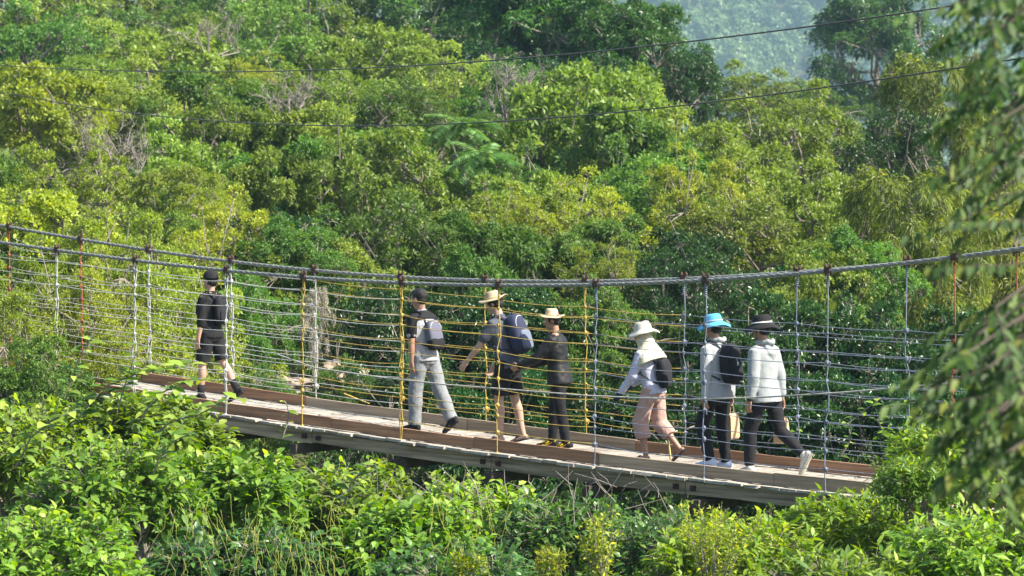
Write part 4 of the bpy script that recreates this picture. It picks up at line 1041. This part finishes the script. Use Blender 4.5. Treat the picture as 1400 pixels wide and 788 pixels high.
bush_variant('darkb', 24, 'mango', 'darkl', (.07, .15), .42, nl=17, nst=640)  # darkest leaf colours of the bush variants
bush_variant('fine', 25, 'yellow', 'bush', (.05, .09), .5, nl=20, nst=700, k=9, nind=0)
def bush(key, label, px, top, Z, wpx, hz=1.0, nleaf=None):
    me, st, lk, ind = FOL[key]; s = wpx*Z/FP/2.1; p = pix(px, top, Z); rr = random.Random(px*3+top)
    e = empty('leafy_bush', (p.x, p.y, p.z-.95*s*hz), rr.uniform(0, 6.28)); e.scale = (s, s, s*hz); tag(e, label, 'bush')
    link('stems', st, e); f = link('foliage', me, e); f['kind'] = 'stuff'
    ls = 1/max(s, .6)**.5
    for i, (c, m_, L) in enumerate(ind[:nleaf]):
        o = link('leaf', LEAFM[lk][i % 4], e); o.matrix_basis = Matrix.Translation(c)@m_@Matrix.Scale(L*ls, 4)
    return e
BUSHES = [
 ('broad', 'broad leaved bush arching over the left end of the deck', 195, 530, 33.5, 230, .85),
 ('broad2', 'broad leaved bush at the left edge below the deck end', 30, 545, 33, 240, 1),
 ('broad', 'bright broad leaved bush below the leading walker', 315, 604, 31, 260, .9),
 ('broad2', 'broad leaved bush under the deck below the grey jeans walker', 480, 632, 32, 240, .9),
 ('broad2', 'fine leaved bush left of the yellow dodder strings', 150, 590, 30, 260, 1),
 ('broad2', 'low broad leaved bush under the middle of the bridge', 640, 650, 32, 240, .9),
 ('broad', 'sunlit broad leaved bush below the straw hatted walkers', 560, 672, 28.5, 240, .9),
 ('darkb', 'dark leaved bush in the lower middle of the picture', 770, 665, 31, 260, 1),
 ('darkb', 'dark leaved bush below the white hatted walker', 900, 690, 30, 260, 1),
 ('narrow', 'narrow leaved bush in the lower right middle', 1010, 700, 27.5, 280, .9),
 ('narrow', 'narrow leaved bush rising in front of the right deck end', 1160, 668, 30.5, 220, .9),
 ('narrow', 'tall narrow leaved bush rising left of the blurred tree at lower right', 1300, 560, 29, 230, 1),
 ('broad2', 'leafy bush in the bottom left corner', 60, 690, 27, 300, .9),
 ('darkb', 'dark leaved bush at the bottom below the dodder strings', 330, 705, 28, 320, .9),
 ('darkb', 'dark leaved bush at the bottom centre', 620, 735, 27, 320, .8),
 ('narrow', 'lowest narrow leaved bush in the bottom right corner', 1330, 690, 26, 300, .9),
 ('narrow', 'narrow leaved bush at the bottom right of centre', 1160, 745, 25.5, 280, .9),
]
for b_ in BUSHES: bush(*b_)
e = bush('narrow', 'small bright bush in front of the tall narrow leaved bush at lower right', 1255, 622, 27.5, 130, .9, 130)
def weed(label, px, top, Z, hpx, wpx, seed, n=16):
    p = pix(px, top+hpx, Z); h = hpx*Z/FP; wd = wpx*Z/FP/2; e = empty('feathery_weed', p); tag(e, label, 'weed'); rg = np.random.default_rng(seed)
    mb = MB(); C, A, Nn = [], [], []
    for i in range(n):
        a = rg.uniform(0, 6.28); l_ = h*rg.uniform(.55, 1.0); tip = Vector((math.cos(a)*wd*rg.uniform(.1, 1), math.sin(a)*wd*.8*rg.uniform(.1, 1), l_)); pts = [Vector((0, 0, -.3))+tip*0, tip*.5+Vector(rg.uniform(-.05, .05, 3)), tip]
        mb.tube(pts, [.006, .004, .002], 4, cap=False)
        for k in range(75):
            f = rg.uniform(.25, 1); q = pts[1].lerp(pts[2], (f-.5)*2) if f > .5 else pts[0].lerp(pts[1], f*2); r = rg.normal(size=3)*.045*(1.3-f)
            C.append(np.array(q)+r); A.append(nrm(r)+np.array([0, 0, .5])); Nn.append(rg.normal(size=3)*.4+np.array([0, 0, 1]))
    mb.build('stems', M['bare'], e); C = np.array(C); Ll = rg.uniform(.03, .065, len(C))
    me = leaves('weed_leaves', C, np.array(A), np.array(Nn), Ll, Ll*.4, rg.random(len(C)), .2, .2); f = link('foliage', me, e, G['yellow']); f['kind'] = 'stuff'
weed('pale feathery weed standing tall at the bottom right of centre', 820, 690, 25.3, 120, 85, 3)
weed('shorter pale weed leaning left of the tall feathery weed', 745, 745, 25, 60, 70, 4, 10)
weed('spreading pale yellow weed below the last two walkers', 975, 690, 26.3, 110, 170, 5, 26)
weed('small pale weed at the bottom left of centre', 640, 752, 25, 50, 60, 6, 10)
# slender leafy shoots against the net
def shoot(label, pts, Z, L, key='bush', step=.07):
    P3 = [pix(a, b, Z) for a, b in pts]; e = empty('leafy_shoot', P3[0]); tag(e, label, 'plant')
    mb = MB(); mb.tube([q-P3[0] for q in P3], [.012-.008*i/(len(P3)-1) for i in range(len(P3))], 6); mb.build('stem', M['bark'], e, True)
    rr = random.Random(pts[0][0]); acc = 0; k = 0
    for a, b in zip(P3[:-1], P3[1:]):
        n = max(2, int((b-a).length/(step*.5)))
        for i in range(n):
            q = a.lerp(b, i/n)-P3[0]; an = k*2.4; d = Vector((math.cos(an), math.sin(an)*.8, rr.uniform(-.1, .6)))
            o = link('leaf', LEAFM[key][k % 4], e); l_ = L*rr.uniform(.7, 1.15)
            o.matrix_basis = Matrix.Translation(q)@ortho(d, (rr.uniform(-.3, .3), rr.uniform(-.5, 0), 1)).to_4x4()@Matrix.Scale(l_, 4); k += 1
shoot('leafy shoot reaching right across the deck below the leading walker', [(205, 600), (235, 575), (270, 568), (305, 548), (335, 545)], 31, .19, step=.09)
shoot('long leafy branch arching over the left deck boards', [(90, 600), (115, 560), (145, 528), (185, 512), (225, 505), (262, 500)], 33, .21, step=.07)
shoot('short leafy branch over the left deck boards', [(180, 590), (200, 560), (225, 535), (255, 522), (280, 520)], 32.5, .20, step=.07)
shoot('leafy branch rising steeply at the left of the deck end', [(70, 610), (85, 560), (100, 510), (112, 480), (128, 458)], 33.5, .19, step=.07)
shoot('big leaved sprig standing up in the left foreground bushes', [(205, 660), (215, 630), (235, 605), (262, 590)], 29.5, .21, step=.07)
shoot('big leaved sprig at the far lower left', [(20, 640), (40, 600), (70, 575), (105, 560)], 30, .20, step=.07)
shoot('big leaved sprig below the pale jeans walker', [(470, 690), (480, 660), (500, 640), (525, 632)], 30, .20, step=.07)
shoot('upright leafy shoot crossing the left deck boards', [(150, 600), (160, 560), (175, 510), (185, 485), (190, 465)], 33, .2, step=.09)
shoot('small sprout standing on the near deck edge', [(385, 600), (395, 570), (392, 555), (388, 548)], 33.5, .13, step=.12)
shoot('thin climbing sprout against the blue net at right', [(1150, 625), (1165, 600), (1160, 580), (1185, 560), (1205, 545)], 30, .12, step=.09)
shoot('thin climbing sprout right of the blue net sprout', [(1215, 600), (1200, 575), (1220, 555), (1260, 550)], 29, .12, step=.09)
shoot('pale leaf tuft rising behind the deck under the last walker', [(1075, 618), (1083, 600), (1092, 585)], 37.5, .14, step=.06)

mb = MB(); mb.ell((0, 0, 0), (.11, .08, .07), None, 18, 12); rq = random.Random(2)
mb.v = [tuple(Vector(q)*rq.uniform(.8, 1.2)) for q in mb.v]; M['bluebag'] = simple('blue_plastic', (.08, .30, .55), .4)
o = mb.build('plastic_bag', M['bluebag'], None, True); o.location = pix(276, 598, 37.4); tag(o, 'crumpled bright blue plastic bag under the deck below the leading walker', 'plastic bag')
# dodder strings, dry twigs
rng = random.Random(41); mb = MB()
for i in range(110):
    cx = rng.choice([285, 330, 400, 440, 640]); x = cx+rng.uniform(-60, 60); y = rng.uniform(670, 770); Z = rng.uniform(25.6, 26.8); p0 = pix(x, y, Z); pts = [p0]; sw = rng.uniform(-1, 1)
    for k in range(1, 7): pts.append(pts[-1]+Vector((sw*.03+rng.uniform(-.03, .03), rng.uniform(-.03, .03), rng.uniform(-.11, -.01))))
    mb.tube(pts, .0022, 4, cap=False)
o = mb.build('dodder_strings', M['dodder'], None, True); tag(o, 'tangle of thin yellow dodder strings hanging over the lower left bushes', 'vines', kind='stuff')
mb = MB()
for i in range(60):
    x = rng.uniform(480, 900); y = rng.uniform(655, 700); Z = rng.uniform(29, 34); p0 = pix(x, y, Z); d = Vector((rng.uniform(-1, 1), rng.uniform(-.4, .4), rng.uniform(.2, 1))).normalized()*rng.uniform(.08, .28)
    mb.tube([p0-d, p0+Vector((rng.uniform(-.04, .04), 0, 0)), p0+d], [.005, .004, .002], 4, cap=False)
o = mb.build('dry_twigs', M['bare'], None); tag(o, 'loose tangle of dry grey twigs below the middle of the bridge', 'twigs', kind='stuff')

# ------------------------------------------------------------------ ground cover below and beyond the bridge
def cover():
    rng = np.random.default_rng(9); n = 42000
    y = rng.uniform(20, 62, n); x = rng.uniform(-.24, .24, n)*y*1.0
    z = np.array([ground_z(a, b) for a, b in zip(x, y)])+rng.uniform(0, .9, n)*(.4+.6*np.sin(x*1.3)*np.sin(y*1.1)**2)
    T = nrm(rng.normal(size=(n, 3))*.6+np.array([0, 0, 1.]))
    C, A, Nn = rosettes(np.stack([x, y, z], 1), T, 3, rng)
    Ll = rng.uniform(.08, .15, len(C))
    me = leaves('undergrowth', C, A, Nn, Ll, Ll*.5, rng.random(len(C)), .25, .2); o = link('undergrowth', me, None, G['green'])
    tag(o, 'dense leafy undergrowth covering the ground below the bridge', 'undergrowth', kind='stuff')
cover()

# ------------------------------------------------------------------ blurred overhanging tree at the right
def overhang():
    e = empty('overhanging_tree', (2.9, 11.5, 7.2)); tag(e, 'near blurred tree with hanging feathery leaf sprays along the right edge', 'tree'); o0 = Vector(e.location)
    mb = MB(); mb.tube([Vector((2.9, 11.5, 6.6))-o0, Vector((2.75, 11.5, 9))-o0, Vector((2.9, 11.4, 12.3))-o0], [.12, .10, .06], 10)
    rr = random.Random(8); C, A, Nn = [], [], []
    sprays = []
    for i in range(120):
        Z = rr.uniform(9.8, 12.2); f = i/120
        if i < 30: x, y = rr.uniform(1320, 1440), rr.uniform(-60, 130)
        elif i < 48: x, y = rr.uniform(1350, 1440), rr.uniform(90, 290)
        elif i < 54: x, y = rr.uniform(1395, 1450), rr.uniform(290, 390)
        else: x, y = rr.uniform(1330, 1450), rr.uniform(410, 620)
        p = pix(x, y, Z); d = Vector((rr.uniform(-1, .2), rr.uniform(-.4, .4), rr.uniform(-.8, .0))).normalized(); L = rr.uniform(.22, .40)
        sprays.append((p, d, L))
        br = Vector((2.85+rr.uniform(-.05, .05), 11.45, min(12.2, max(8, p.z+.35))))
        mb.tube([br-o0, br.lerp(p, .6)-o0+Vector((0, 0, .1)), p-o0], [.011, .007, .004], 5, cap=False)
        mb.tube([p-o0, p+d*L*.5-o0, p+d*L+Vector((0, 0, -.04))-o0], [.004, .003, .002], 4, cap=False)
    mb.build('branches', M['cross'], e)
    k = 0
    for (p, d, L) in sprays:
        sdv = d.cross(Vector((0, 0, 1))).normalized()
        if abs(d.z) > .8: sdv = Vector((1, .3, 0)).normalized()
        n = rr.randint(7, 9)
        for i in range(n):
            for sg in (1, -1):
                q = p+d*L*(i+.6)/n; a = (d*.55+sdv*sg*.8+Vector((0, 0, -.3))).normalized(); l_ = rr.uniform(.048, .076)
                if k < 300 and rr.random() < .5:
                    o = link('leaflet', LEAFM['neem'][k % 4], e); o.matrix_basis = Matrix.Translation(q-o0)@ortho(a, Vector((rr.uniform(-.4, .4), -.6, .6))).to_4x4()@Matrix.Scale(l_, 4); k += 1
                else: C.append(q-o0); A.append(a); Nn.append((rr.uniform(-.4, .4), -.6, .6))
    # denser inner foliage on the right
    rng = np.random.default_rng(4); n = 2400
    px = rng.uniform(1355, 1480, n); py = np.concatenate([rng.uniform(-60, 70, n//4), rng.uniform(410, 660, n-n//4)]); Z = rng.uniform(10.5, 13, n)
    ok = px > 1335+60*np.abs(np.sin(py*.021))
    for a_, b_, z_ in zip(px[ok], py[ok], Z[ok]): C.append(pix(a_, b_, z_)-o0); A.append(rng.normal(size=3)*.8+np.array([0, 0, -.4])); Nn.append((rr.uniform(-.6, .6), -.7, .5))
    C = np.array([tuple(c) for c in C]); Ll = rng.uniform(.045, .075, len(C))
    me = leaves('neem_foliage', C, np.array([tuple(c) for c in A], float), np.array(Nn, float), Ll, Ll*.42, rng.random(len(C)), .2, .3, 1); f = link('foliage', me, e, G['neem']); f['kind'] = 'stuff'
overhang()

# ------------------------------------------------------------------ haze over the valley
hm = bpy.data.materials.new('haze_air'); hm.use_nodes = True; ht = hm.node_tree; ht.nodes.remove(ht.nodes['Principled BSDF'])
pv = ht.nodes.new('ShaderNodeVolumePrincipled'); pv.inputs['Color'].default_value = (.52, .80, 1, 1); pv.inputs['Density'].default_value = .00021; pv.inputs['Anisotropy'].default_value = .2
ht.links.new(pv.outputs[0], ht.nodes['Material Output'].inputs['Volume'])
hb = MB(); hb.box((50, 920, 121), (720, 1010, 131)); o = hb.build('haze', hm); tag(o, kind='stuff', label='thin pale blue haze filling the air of the valley', cat='haze')
